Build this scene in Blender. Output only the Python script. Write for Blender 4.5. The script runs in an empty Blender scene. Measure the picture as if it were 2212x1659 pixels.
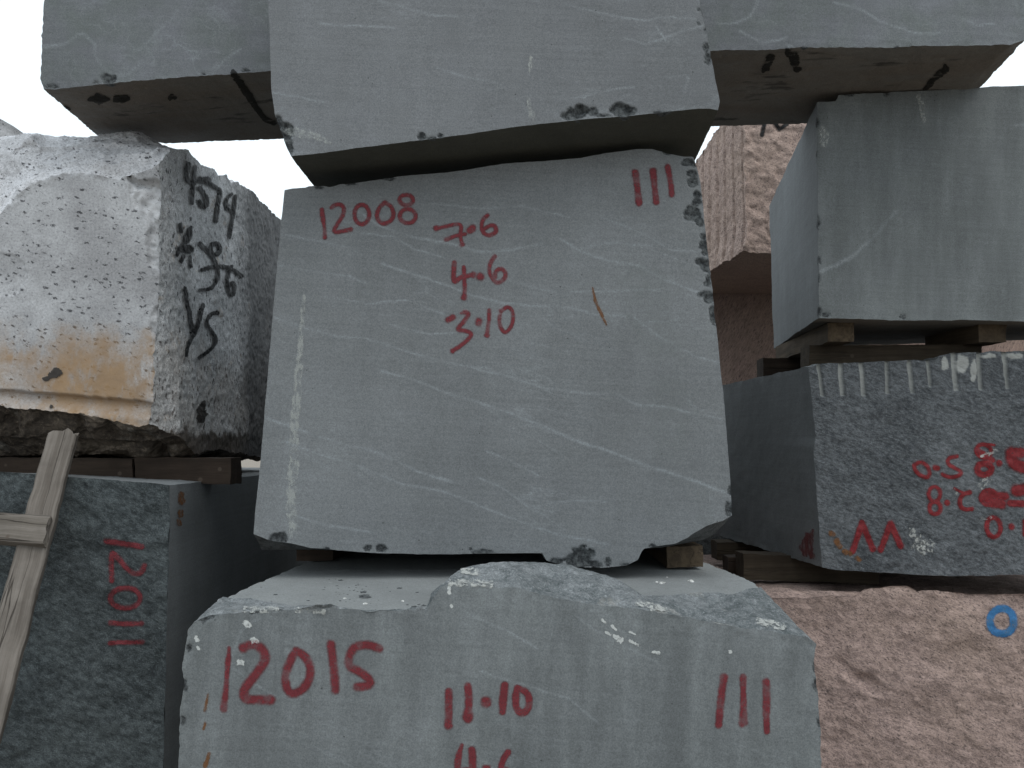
import bpy, math, random
import numpy as np
from mathutils import Vector
from mathutils.bvhtree import BVHTree
R = math.radians
random.seed(7)

# ------------------------------------------------------------------ camera, sky, sun, exposure
scene = bpy.context.scene
FPX = 1750.0            # focal length in units of a 2212 px wide picture
CX, CY = 1106.0, 829.5
PITCH = math.atan((960 - CY) / FPX)
EYE = 1.55
cam_d = bpy.data.cameras.new('camera'); cam = bpy.data.objects.new('camera', cam_d)
scene.collection.objects.link(cam); scene.camera = cam
cam_d.sensor_width = 36; cam_d.lens = 36 * FPX / 2212
cam_d.clip_start = 0.05; cam_d.clip_end = 2000
cam.location = (0, 0, EYE); cam.rotation_euler = (R(90) + PITCH, 0, 0)

SUN_EL, SUN_AZ = R(60), R(136)
world = bpy.data.worlds.new('World'); scene.world = world; world.use_nodes = True
nt = world.node_tree; nt.nodes.clear()
wo = nt.nodes.new('ShaderNodeOutputWorld'); bg = nt.nodes.new('ShaderNodeBackground')
sky = nt.nodes.new('ShaderNodeTexSky'); sky.sky_type = 'NISHITA'; sky.sun_disc = False
sky.sun_elevation = SUN_EL; sky.sun_rotation = SUN_AZ; sky.dust_density = 5; sky.air_density = 1.5
tc = nt.nodes.new('ShaderNodeTexCoord'); sep = nt.nodes.new('ShaderNodeSeparateXYZ')
nt.links.new(tc.outputs['Generated'], sep.inputs[0])
ramp = nt.nodes.new('ShaderNodeMapRange'); ramp.inputs[1].default_value = 0; ramp.inputs[2].default_value = 1
ramp.inputs[3].default_value = 0.93; ramp.inputs[4].default_value = 1.25
nt.links.new(sep.outputs[2], ramp.inputs[0])
cloud = nt.nodes.new('ShaderNodeTexNoise'); cloud.inputs['Scale'].default_value = 2.2; cloud.inputs['Detail'].default_value = 4
nt.links.new(tc.outputs['Generated'], cloud.inputs['Vector'])
cmr = nt.nodes.new('ShaderNodeMapRange'); cmr.inputs[1].default_value = .3; cmr.inputs[2].default_value = .7
cmr.inputs[3].default_value = .9; cmr.inputs[4].default_value = 1.1
nt.links.new(cloud.outputs[0], cmr.inputs[0])
mul = nt.nodes.new('ShaderNodeMath'); mul.operation = 'MULTIPLY'
nt.links.new(ramp.outputs[0], mul.inputs[0]); nt.links.new(cmr.outputs[0], mul.inputs[1])
over = nt.nodes.new('ShaderNodeVectorMath'); over.operation = 'SCALE'
over.inputs[0].default_value = (9.6, 10.6, 11.2); nt.links.new(mul.outputs[0], over.inputs['Scale'])
mix = nt.nodes.new('ShaderNodeMixRGB'); mix.inputs[0].default_value = 0.85
nt.links.new(sky.outputs[0], mix.inputs[1]); nt.links.new(over.outputs[0], mix.inputs[2])
nt.links.new(mix.outputs[0], bg.inputs[0]); bg.inputs[1].default_value = 0.114
nt.links.new(bg.outputs[0], wo.inputs[0])

sd = bpy.data.lights.new('sun', 'SUN'); so = bpy.data.objects.new('sun', sd); scene.collection.objects.link(so)
sd.energy = 0.75; sd.angle = R(40); sd.color = (1, .97, .92)
to_sun = Vector((math.sin(SUN_AZ) * math.cos(SUN_EL), math.cos(SUN_AZ) * math.cos(SUN_EL), math.sin(SUN_EL)))
so.rotation_euler = to_sun.to_track_quat('Z', 'Y').to_euler(); so.location = (0, -4, 9)
scene.view_settings.view_transform = 'Standard'; scene.view_settings.look = 'None'
scene.view_settings.gamma = 1; scene.view_settings.exposure = 0.08

# ------------------------------------------------------------------ picture <-> place helpers
cp, sp = math.cos(PITCH), math.sin(PITCH)
def rays(px, py):
    vx = (np.asarray(px, float) - CX) / FPX; vz = -(np.asarray(py, float) - CY) / FPX
    return np.stack([vx, cp - vz * sp, sp + vz * cp], -1)
def W(px, py, d):
    """point of the place at distance d (metres along y) seen at px, py"""
    r = rays(px, py); t = np.asarray(d, float) / r[..., 1]
    p = r * t[..., None]; p[..., 2] += EYE
    return p
def Z(ox, oy, s, pts):
    """coordinates read off an enlarged crop"""
    return [(ox + s * p[0], oy + s * p[1]) + tuple(p[2:]) for p in pts]
def onplane(pts, pl):
    a = np.array(pts, float); r = rays(a[:, 0], a[:, 1]); d0, ax, az = pl
    t = d0 / (r[:, 1] - ax * r[:, 0] - az * r[:, 2]); p = r * t[:, None]; p[:, 2] += EYE
    return p
def pd(pts):
    a = np.array(pts, float); return W(a[:, 0], a[:, 1], a[:, 2])

# ------------------------------------------------------------------ numpy noise
def _h(ix, iy, iz, s):
    n = (ix * 374761393 + iy * 668265263 + iz * 2147483647 + s * 974711).astype(np.int64) & 0xffffffff
    n = ((n ^ (n >> 13)) * 1274126177) & 0xffffffff
    n = ((n ^ (n >> 16)) * 2246822519) & 0xffffffff
    return ((n ^ (n >> 15)) & 0xffffff) / float(0x7fffff) - 1.0
def vnoise(P, seed=0):
    f = np.floor(P).astype(np.int64); t = P - f; t = t * t * (3 - 2 * t)
    x, y, z = f[:, 0], f[:, 1], f[:, 2]; u, v, w = t[:, 0], t[:, 1], t[:, 2]
    def L(a, b, k): return a + (b - a) * k
    return L(L(L(_h(x, y, z, seed), _h(x+1, y, z, seed), u), L(_h(x, y+1, z, seed), _h(x+1, y+1, z, seed), u), v),
             L(L(_h(x, y, z+1, seed), _h(x+1, y, z+1, seed), u), L(_h(x, y+1, z+1, seed), _h(x+1, y+1, z+1, seed), u), v), w)
def fbm(P, freq, octv=4, seed=0, gain=.5, stretch=None):
    Q = P * freq
    if stretch is not None: Q = Q * np.array(stretch)
    o = np.zeros(len(P)); a = 1.0
    for i in range(octv):
        o += a * vnoise(Q + 17.3 * i, seed + i * 7); Q = Q * 2.03; a *= gain
    return o

# ------------------------------------------------------------------ curves and patches
def resample(c, n, mode='x'):
    c = np.asarray(c, float)
    if mode == 'len': k = np.r_[0, np.cumsum(np.linalg.norm(np.diff(c, axis=0), axis=1))]
    else:
        ax = 0 if mode == 'x' else 2
        k = np.abs(c[:, ax] - c[0, ax]); k = np.maximum.accumulate(k + np.arange(len(k)) * 1e-6)
    k = k / k[-1]; t = np.linspace(0, 1, n)
    return np.stack([np.interp(t, k, c[:, j]) for j in range(3)], -1)
def coons(top, bot, left, right):
    nu, nv = len(top), len(left)
    u = np.linspace(0, 1, nu)[None, :, None]; v = np.linspace(0, 1, nv)[:, None, None]
    return ((1-v)*top[None] + v*bot[None] + (1-u)*left[:, None] + u*right[:, None]
            - (1-u)*(1-v)*top[0] - u*(1-v)*top[-1] - (1-u)*v*bot[0] - u*v*bot[-1])

FACES = ('front', 'top', 'bottom', 'left', 'right', 'back')
def link(o, parent=None):
    scene.collection.objects.link(o)
    if parent is not None: o.parent = parent
    return o
def tag(o, label=None, cat=None, group=None, kind=None):
    if label: o['label'] = label
    if cat: o['category'] = cat
    if group: o['group'] = group
    if kind: o['kind'] = kind
    return o
def mesh_from(name, V, quads, mats, midx=None, smooth=True, attrs=None, origin=None):
    V = np.asarray(V, float)
    if origin is None: origin = np.array([V[:, 0].mean(), V[:, 1].mean(), V[:, 2].min()])
    me = bpy.data.meshes.new(name); n = len(quads); k = quads.shape[1]
    me.vertices.add(len(V)); me.vertices.foreach_set('co', (V - origin).astype(np.float32).ravel())
    me.loops.add(n * k); me.loops.foreach_set('vertex_index', quads.astype(np.int32).ravel())
    me.polygons.add(n); me.polygons.foreach_set('loop_start', np.arange(0, n * k, k, dtype=np.int32))
    me.polygons.foreach_set('loop_total', np.full(n, k, dtype=np.int32))
    for m in mats: me.materials.append(m)
    if midx is not None: me.polygons.foreach_set('material_index', np.asarray(midx, np.int32))
    me.polygons.foreach_set('use_smooth', np.full(n, smooth, dtype=bool))
    for a, d in (attrs or {}).items():
        at = me.attributes.new(a, 'FLOAT', 'POINT'); at.data.foreach_set('value', np.asarray(d, np.float32))
    me.update(calc_edges=True); me.validate()
    o = bpy.data.objects.new(name, me); o.location = origin
    return o

BV = {}
def segdist(X, Y, poly):
    """distance of points to a polyline of (x, y) and the half width met there"""
    best = np.full(len(X), 1e9); 
    poly = [p if len(p) > 2 else (p[0], p[1], 1.0) for p in poly]
    if len(poly) == 1: poly = poly * 2
    for (x0, y0, w0), (x1, y1, w1) in zip(poly[:-1], poly[1:]):
        dx, dy = x1 - x0, y1 - y0; L2 = dx*dx + dy*dy + 1e-9
        t = np.clip(((X - x0)*dx + (Y - y0)*dy) / L2, 0, 1)
        d = np.hypot(X - x0 - t*dx, Y - y0 - t*dy) / (w0 + t*(w1 - w0))
        best = np.minimum(best, d)
    return best

def stone(name, label, cat, front, rings, mats, amp, freq=6., base=.0015, res=.006, sres=None, chips=(), fpush=None, veins=(),
          group=None, gain=.5, seed=1, fmap=None, ridge=0., ej=.0006, plane=None, stretch=None, push3=None, fade=7):
    """front: dict of four 3D curves (top/bottom left->right, left/right top->bottom); rings: further loops going back,
    either the same kind of dict or four corners TL TR BL BR. mats: {face: material}; amp: {face: metres}"""
    def loop(r):
        if isinstance(r, dict):
            if 'left' not in r: r['left'] = np.array([r['top'][0], r['bottom'][0]])
            if 'right' not in r: r['right'] = np.array([r['top'][-1], r['bottom'][-1]])
            return r
        tl, tr, bl, br = [np.asarray(q, float) for q in r]
        return dict(top=np.array([tl, tr]), bottom=np.array([bl, br]), left=np.array([tl, bl]), right=np.array([tr, br]), straight=1)
    F = loop(front); RS = [F] + [loop(r) for r in rings]
    wid = np.linalg.norm(F['top'][-1] - F['top'][0]); hei = np.linalg.norm(F['left'][-1] - F['left'][0])
    nu = max(3, int(wid / res)); nv = max(3, int(hei / res)); sres = sres or res * 1.6
    L = []
    for r in RS:
        d = {k: resample(r[k], nu if k in ('top', 'bottom') else nv, 'x' if k in ('top', 'bottom') else 'z' if 'zmode' not in r else 'len') for k in ('top', 'bottom', 'left', 'right')}
        d['straight'] = r.get('straight'); L.append(d)
    G = []       # (grid array, face)
    G.append((coons(L[0]['top'], L[0]['bottom'], L[0]['left'], L[0]['right']), 'front', 0))
    for k in range(len(L) - 1):
        A, B = L[k], L[k+1]
        dep = max(np.linalg.norm(A['top'][0] - B['top'][0]), np.linalg.norm(A['bottom'][-1] - B['bottom'][-1]))
        m = int(np.clip(dep / sres, 3, 160)); t = np.linspace(0, 1, m) ** (1.0 if dep < .4 else 1.35)
        for s in ('top', 'bottom', 'left', 'right'):
            a, b = A[s], B[s]; n = len(a); q = np.linspace(0, 1, n)[:, None]
            if B['straight']:
                sa = (1 - q) * a[0] + q * a[-1]; dev = a - sa
                g = (1 - t)[:, None, None] * sa[None] + t[:, None, None] * b[None] + dev[None] * ((1 - t) ** fade)[:, None, None]
            else:
                g = (1 - t)[:, None, None] * a[None] + t[:, None, None] * b[None]
            G.append((g, s, k))
    G.append((coons(L[-1]['top'], L[-1]['bottom'], L[-1]['left'], L[-1]['right']), 'back', 0))
    cen = np.mean([g.reshape(-1, 3).mean(0) for g, _, _ in G], axis=0)
    mlist = []; Vs = []; Qs = []; Ms = []; As = []; vn = 0; fr = None; FI = []
    for g, s, k in G:
        h, w = g.shape[:2]; idx = np.arange(h * w).reshape(h, w) + vn
        q = np.stack([idx[:-1, :-1], idx[1:, :-1], idx[1:, 1:], idx[:-1, 1:]], -1).reshape(-1, 4)
        c = g.reshape(-1, 3).mean(0); i, j = h // 2, w // 2
        nrm = np.cross(g[min(i+1, h-1), j] - g[max(i-1, 0), j], g[i, min(j+1, w-1)] - g[i, max(j-1, 0)])
        if np.dot(nrm, c - cen) < 0: q = q[:, ::-1]
        key = s
        if s not in mats and (s + str(k)) not in mats: key = 'all'
        elif (s + str(k)) in mats: key = s + str(k)
        m = mats[key]
        if m not in mlist: mlist.append(m)
        Ms.append(np.full(len(q), mlist.index(m))); Vs.append(g.reshape(-1, 3)); Qs.append(q)
        am = amp.get(s + str(k), amp.get(s, amp.get('all', base)))
        uu = np.linspace(0, 1, w)[None]; vv = np.linspace(0, 1, h)[:, None]
        ext = (np.linalg.norm(g[0, -1] - g[0, 0]), np.linalg.norm(g[-1, 0] - g[0, 0]))
        e = np.minimum(np.minimum(uu, 1 - uu) * ext[0] / .03, np.minimum(vv, 1 - vv) * ext[1] / .03)
        e = np.clip(e, 0, 1); As.append((base + (am - base) * e).ravel())
        FI.append(np.full(h * w, FACES.index(s)))
        if s == 'front': fr = slice(vn, vn + h * w)
        vn += h * w
    V = np.concatenate(Vs); Q = np.concatenate(Qs); A = np.concatenate(As); M = np.concatenate(Ms); FI = np.concatenate(FI)
    P0 = V.copy(); st = stretch
    D = np.stack([fbm(P0, freq, 5, seed + 31 * j, gain, st) for j in range(3)], -1)
    if ridge: D = D * .7 + ridge * np.stack([1 - 2.6 * np.abs(vnoise(P0 * freq * .8 + 3.1 * j, seed + 91 * j)) for j in range(3)], -1) * np.clip(A / A.max() * 2.2 - .35, 0, 1)[:, None]
    V = V + D * A[:, None]
    if ej: V = V + np.stack([fbm(P0, 70, 3, seed + 131 * j) for j in range(3)], -1) * ej * np.clip(A / base, .15, 1)[:, None]
    chip = np.zeros(len(V)); mark = np.zeros(len(V)); vein = np.zeros(len(V))
    cl = chips
    if len(cl):
        N1 = fbm(P0, 45, 3, 5); N2 = fbm(P0, 60, 4, 9)
        pl = plane or (2.5, 0, 0)
        for cpx in cl:
            c0 = onplane([cpx[:2]], pl)[0]; k = c0[1] / FPX; rx, rz = cpx[2] * k, cpx[3] * k
            dd = P0 - c0; r = np.sqrt((dd[:, 0]/rx)**2 + (dd[:, 2]/rz)**2 + (dd[:, 1]/max(rx, rz))**2) + .36 * N1
            inn = r < 1.0
            dpt = (cpx[4] if len(cpx) > 4 else .45) * min(rx, rz)
            amt = np.where(inn, dpt * np.sqrt(np.clip(1 - r, 0, 1)), 0)
            V[:, 1] += amt + np.where(inn, N2 * dpt * .18, 0); chip = np.maximum(chip, np.clip((1.03 - r) / .08, 0, 1))
    if plane is not None or fpush is not None or len(veins):
        Pf = P0[fr]; rel = Pf - np.array([0, 0, EYE])
        yc = rel[:, 1] * cp + rel[:, 2] * sp; zc = -rel[:, 1] * sp + rel[:, 2] * cp
        fx = CX + FPX * rel[:, 0] / yc; fy = CY - FPX * zc / yc
        if fpush is not None:
            pu, mk = fpush(fx, fy, Pf); V[fr, 1] += pu; mark[fr] = mk
        if len(veins):
            wob = 2.2 * fbm(Pf, 30, 3, 77); br = np.clip(.75 + .6 * fbm(Pf, 14, 3, 78), 0, 1)
            for vl in veins:
                w = vl[0]; d = segdist(fx + wob, fy + wob, [(a, b, 1.0) for a, b in vl[1:]])
                vein[fr] = np.maximum(vein[fr], np.exp(-(d / (w * .72)) ** 2) * br)
    if push3 is not None:
        dv, mk = push3(P0, FI); V += dv; mark = np.maximum(mark, mk)
    o = mesh_from(name, V, Q, mlist, M, True, dict(chip=chip, mark=mark, vein=vein))
    link(o); tag(o, label, cat, group)
    BV[o.name] = (V, Q, None)
    return o

def bvh(o):
    V, Q, b = BV[o.name]
    if b is None:
        b = BVHTree.FromPolygons([tuple(v) for v in V], [tuple(int(i) for i in q) for q in Q]); BV[o.name] = (V, Q, b)
    return b

def paint(o, name, label, strokes, mat, soft=.55, step=1.5, off=.0012, cut=.02, ragged=.12, rf=.12):
    """sprayed or scraped mark: a thin skin lying on the surface of o. strokes: polylines of (x, y, half width)"""
    b = bvh(o); pts = np.array([p[:2] for s in strokes for p in s]); mw = max(p[2] for s in strokes for p in s) * (1 + soft) + 3
    x0, y0 = pts.min(0) - mw; x1, y1 = pts.max(0) + mw
    nx, ny = int((x1 - x0) / step) + 2, int((y1 - y0) / step) + 2
    gx, gy = np.meshgrid(x0 + np.arange(nx) * step, y0 + np.arange(ny) * step); X, Y = gx.ravel(), gy.ravel()
    d = np.full(len(X), 9.)
    for s in strokes: d = np.minimum(d, segdist(X, Y, s))
    P2 = np.stack([X, Y, np.full(len(X), 3.3)], -1)
    d = d * .93 + ragged * fbm(P2, rf, 4, 19, .6)
    a = np.clip((1 + soft - d) / (soft + .30), 0, 1)
    dirs = rays(X, Y); dirs /= np.linalg.norm(dirs, axis=1)[:, None]
    C = Vector((0, 0, EYE)); V = np.zeros((len(X), 3)); ok = np.zeros(len(X), bool); need = a > 0
    need = need.reshape(ny, nx); n2 = need.copy()
    n2[1:] |= need[:-1]; n2[:-1] |= need[1:]; n2[:, 1:] |= n2[:, :-1].copy(); n2[:, :-1] |= n2[:, 1:].copy(); need = n2.ravel()
    for i in np.nonzero(need)[0]:
        dr = Vector(dirs[i]); h, n, fi, ds = b.ray_cast(C, dr, 30)
        if h is None: continue
        if n.dot(dr) > 0: n = -n
        V[i] = h + n * off; ok[i] = True
    idx = np.arange(nx * ny).reshape(ny, nx)
    q = np.stack([idx[:-1, :-1], idx[1:, :-1], idx[1:, 1:], idx[:-1, 1:]], -1).reshape(-1, 4)
    dist = V[:, 1]
    keep = ok[q].all(1) & (a[q].max(1) > cut) & ((dist[q].max(1) - dist[q].min(1)) < .06); q = q[keep]
    used = np.unique(q); rm = np.full(nx * ny, -1); rm[used] = np.arange(len(used))
    p = mesh_from(name, V[used], rm[q], [mat], None, True, dict(alpha=a[used]), origin=np.array(o.location))
    p.location = (0, 0, 0); link(p, o)
    if label: p['label'] = label
    p.visible_shadow = True
    return p
def paint_each(o, name, label, strokes, mat, *a, **kw):
    for s in strokes: paint(o, name, label, [s], mat, *a, **kw)

# ------------------------------------------------------------------ materials
class N:
    def __init__(s, name):
        s.m = bpy.data.materials.new(name); s.m.use_nodes = True; s.t = s.m.node_tree; s.t.nodes.clear()
        s.out = s.t.nodes.new('ShaderNodeOutputMaterial'); s.co = s.t.nodes.new('ShaderNodeTexCoord').outputs['Object']
    def n(s, typ, **kw):
        x = s.t.nodes.new(typ)
        for k, v in kw.items(): setattr(x, k, v)
        return x
    def put(s, sock, v):
        if hasattr(v, 'is_output') or isinstance(v, bpy.types.NodeSocket): s.t.links.new(v, sock)
        else: sock.default_value = v
    def map(s, scale=(1, 1, 1), rot=(0, 0, 0), loc=(0, 0, 0), co=None):
        x = s.n('ShaderNodeMapping'); s.put(x.inputs[0], co or s.co)
        if any(rot): x.vector_type = 'TEXTURE'; scale = tuple(1 / q for q in scale)
        x.inputs['Scale'].default_value = scale; x.inputs['Rotation'].default_value = rot; x.inputs['Location'].default_value = loc
        return x.outputs[0]
    def noise(s, scale, detail=4, rough=.55, co=None, dist=0):
        x = s.n('ShaderNodeTexNoise'); s.put(x.inputs['Vector'], co or s.co)
        x.inputs['Scale'].default_value = scale; x.inputs['Detail'].default_value = detail
        x.inputs['Roughness'].default_value = rough; x.inputs['Distortion'].default_value = dist
        return x.outputs[0]
    def voro(s, scale, feat='F1', co=None, out='Distance'):
        x = s.n('ShaderNodeTexVoronoi', feature=feat); s.put(x.inputs['Vector'], co or s.co); x.inputs['Scale'].default_value = scale
        return x.outputs[out]
    def mr(s, v, a, b, c=0., d=1., smooth=True):
        x = s.n('ShaderNodeMapRange'); x.interpolation_type = 'SMOOTHSTEP' if smooth else 'LINEAR'; s.put(x.inputs[0], v)
        for i, q in zip((1, 2, 3, 4), (a, b, c, d)): x.inputs[i].default_value = q
        return x.outputs[0]
    def ma(s, op, a, b=None, c=None):
        x = s.n('ShaderNodeMath', operation=op); s.put(x.inputs[0], a)
        if b is not None: s.put(x.inputs[1], b)
        if c is not None: s.put(x.inputs[2], c)
        return x.outputs[0]
    def mix(s, f, a, b, blend='MIX'):
        x = s.n('ShaderNodeMixRGB', blend_type=blend); s.put(x.inputs[0], f)
        for i, v in ((1, a), (2, b)):
            if isinstance(v, tuple) and len(v) == 3: v = v + (1,)
            s.put(x.inputs[i], v)
        return x.outputs[0]
    def gray(s, v):
        x = s.n('ShaderNodeCombineColor'); [s.put(x.inputs[i], v) for i in range(3)]; return x.outputs[0]
    def attr(s, a): return s.n('ShaderNodeAttribute', attribute_name=a).outputs['Fac']
    def xyz(s, co=None):
        x = s.n('ShaderNodeSeparateXYZ'); s.put(x.inputs[0], co or s.co); return x.outputs
    def bump(s, h, strength, dist=.01, prev=None):
        x = s.n('ShaderNodeBump'); s.put(x.inputs['Height'], h); s.put(x.inputs['Strength'], strength); x.inputs['Distance'].default_value = dist
        if prev is not None: s.put(x.inputs['Normal'], prev)
        return x.outputs[0]
    def bsdf(s, col, rough=.85, nor=None, spec=.3, alpha=None):
        x = s.n('ShaderNodeBsdfPrincipled'); s.put(x.inputs['Base Color'], col); s.put(x.inputs['Roughness'], rough)
        x.inputs['Specular IOR Level'].default_value = spec
        if nor is not None: s.put(x.inputs['Normal'], nor)
        if alpha is not None: s.put(x.inputs['Alpha'], alpha)
        s.t.links.new(x.outputs[0], s.out.inputs[0]); return s.m

def contour(k, scale, detail, width, co, rough=.5):
    n = k.noise(scale, detail, rough, co)
    return k.mr(k.ma('ABSOLUTE', k.ma('SUBTRACT', n, .5)), 0, width, 1, 0)

def sawn(name, base=(.165, .183, .188), seed=0., veins=.5, vrot=(0, R(18), 0), blotch=.5, streak=0., tintn=(.15, .165, .15), brown=0., drip=.25, vscale=(1.1, 1.1, 5)):
    k = N(name); L = (seed, seed * 1.7, seed * .6)
    co = k.map(loc=L)
    big = k.mr(k.noise(1.6, 4, .6, co), .3, .7); mid = k.mr(k.noise(9, 5, .6, co), .25, .75)
    hi = tuple(c * 1.10 for c in base); lo = tuple(c * .86 for c in base)
    col = k.mix(big, lo, hi); col = k.mix(k.ma('MULTIPLY', mid, .55 * blotch), col, tintn)
    # flowing pale bedding wisps
    vc = k.map(scale=vscale, rot=vrot, loc=L)
    v1 = contour(k, 1.7, 6, .014, vc); v2 = contour(k, 3.1, 5, .012, k.map(scale=vscale, rot=(0, vrot[1] * .55, 0), loc=(3.1, 1, seed)))
    vm = k.mr(k.noise(3, 3, .6, co), .42, .68)
    v = k.ma('MULTIPLY', k.ma('MAXIMUM', v1, k.ma('MULTIPLY', v2, .8)), k.ma('MULTIPLY', vm, veins))
    v = k.ma('MAXIMUM', v, k.ma('MULTIPLY', k.attr('vein'), .56))
    v = k.ma('MULTIPLY', v, k.mr(k.noise(160, 3, .7, co), .3, .62, .25, 1))
    col = k.mix(v, col, (.29, .32, .34))
    if streak:
        sn = k.mr(k.noise(1.7, 7, .68, k.map(scale=(4, 4, 1.1), rot=(0, R(7), 0), loc=L)), .42, .70)
        col = k.mix(k.ma('MULTIPLY', sn, streak), col, (.25, .275, .275))
        sn = k.mr(k.noise(1.5, 7, .68, k.map(scale=(4, 4, 1.2), rot=(0, R(-6), 0), loc=(seed + 4, 2, 1))), .48, .72)
        col = k.mix(k.ma('MULTIPLY', sn, streak * .7), col, tuple(c * .62 for c in base))
    if brown:
        bn = k.mr(k.noise(2.2, 5, .65, k.map(scale=(1, 3, 1), loc=L)), .35, .65)
        col = k.mix(k.ma('MULTIPLY', bn, brown), col, (.125, .10, .078))
        dk = k.mr(k.noise(3.4, 4, .6, k.map(scale=(.8, 3.2, 1), loc=(seed + 9, 1, 1))), .60, .68)
        col = k.mix(k.ma('MULTIPLY', dk, .7), col, (.02, .019, .018))
    # grain, pinholes
    g = k.mr(k.noise(280, 3, .8, co), .25, .75, .62, 1.38, False); col = k.mix(1, col, k.gray(g), 'MULTIPLY')
    g2 = k.mr(k.noise(95, 3, .7, k.map(scale=(1, 1, 1.6), loc=L)), .3, .7, .92, 1.08, False); col = k.mix(1, col, k.gray(g2), 'MULTIPLY')
    pin = k.mr(k.voro(26, co=co), .045, .07, 1, 0); pin = k.ma('MULTIPLY', pin, k.mr(k.noise(7, 2, .5, co), .52, .6))
    col = k.mix(k.ma('MULTIPLY', pin, .8), col, (.04, .04, .042))
    # chips
    chip = k.attr('chip'); cn = k.noise(70, 6, .7, co)
    ccol = k.mix(k.mr(cn, .35, .7), (.03, .034, .038), (.17, .185, .19))
    col = k.mix(chip, col, ccol)
    sl = k.mr(k.noise(3, 4, .7, k.map(scale=(.5, .5, 34), rot=(0, R(3), 0), loc=L)), .3, .7, .93, 1.07, False); col = k.mix(1, col, k.gray(sl), 'MULTIPLY')
    dr = k.mr(k.noise(2.4, 6, .66, k.map(scale=(4.5, 4.5, .8), rot=(0, R(4), 0), loc=(seed + 2, 5, 1))), .36, .66, 1 - .16 * drip, 1 + .14 * drip); col = k.mix(1, col, k.gray(dr), 'MULTIPLY')
    col = k.mix(k.ma('MULTIPLY', k.attr('mark'), .6), col, (.40, .42, .40))
    b1 = k.bump(g, .12, .002); b2 = k.bump(cn, k.ma('MULTIPLY', chip, 1.0), .02, b1)
    return k.bsdf(col, .8, b2, .35)

def rough(name, dark=(.040, .047, .050), light=(.16, .18, .185), seed=0., scale=(1, 1, 1), rot=(0, 0, 0), bumpd=.012, f=22, bias=.5, mark=(.2, .2, .19), dust=0.):
    k = N(name); L = (seed, seed * .7, seed * 1.3)
    co = k.map(scale=scale, rot=rot, loc=L); c1 = k.map(loc=L)
    n1 = k.noise(f, 9, .72, co); n2 = k.noise(f * 4.5, 6, .75, co); big = k.noise(2.5, 3, .6, c1)
    a = k.ma('ADD', k.ma('MULTIPLY', n1, .55), k.ma('MULTIPLY', n2, .45)); a = k.ma('ADD', a, k.ma('MULTIPLY', k.ma('SUBTRACT', big, .5), .28))
    col = k.mix(k.mr(a, bias - .14, bias + .16), dark, light)
    sp_ = k.mr(k.noise(f * 4, 4, .8, co), .58, .70); col = k.mix(k.ma('MULTIPLY', sp_, .55), col, tuple(min(1, c * 2.0) for c in light))
    gr_ = k.mr(k.noise(300, 2, .8, c1), .25, .75, .6, 1.4, False); col = k.mix(1, col, k.gray(gr_), 'MULTIPLY')
    if dust:
        d = k.mr(k.noise(6, 6, .7, c1), .56, .66); col = k.mix(k.ma('MULTIPLY', d, dust), col, (.42, .40, .36))
    col = k.mix(k.ma('MULTIPLY', k.attr('mark'), .75), col, mark)
    b = k.bump(k.ma('ADD', n1, k.ma('MULTIPLY', n2, .4)), .75, bumpd)
    return k.bsdf(col, .82, b, .3)

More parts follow.
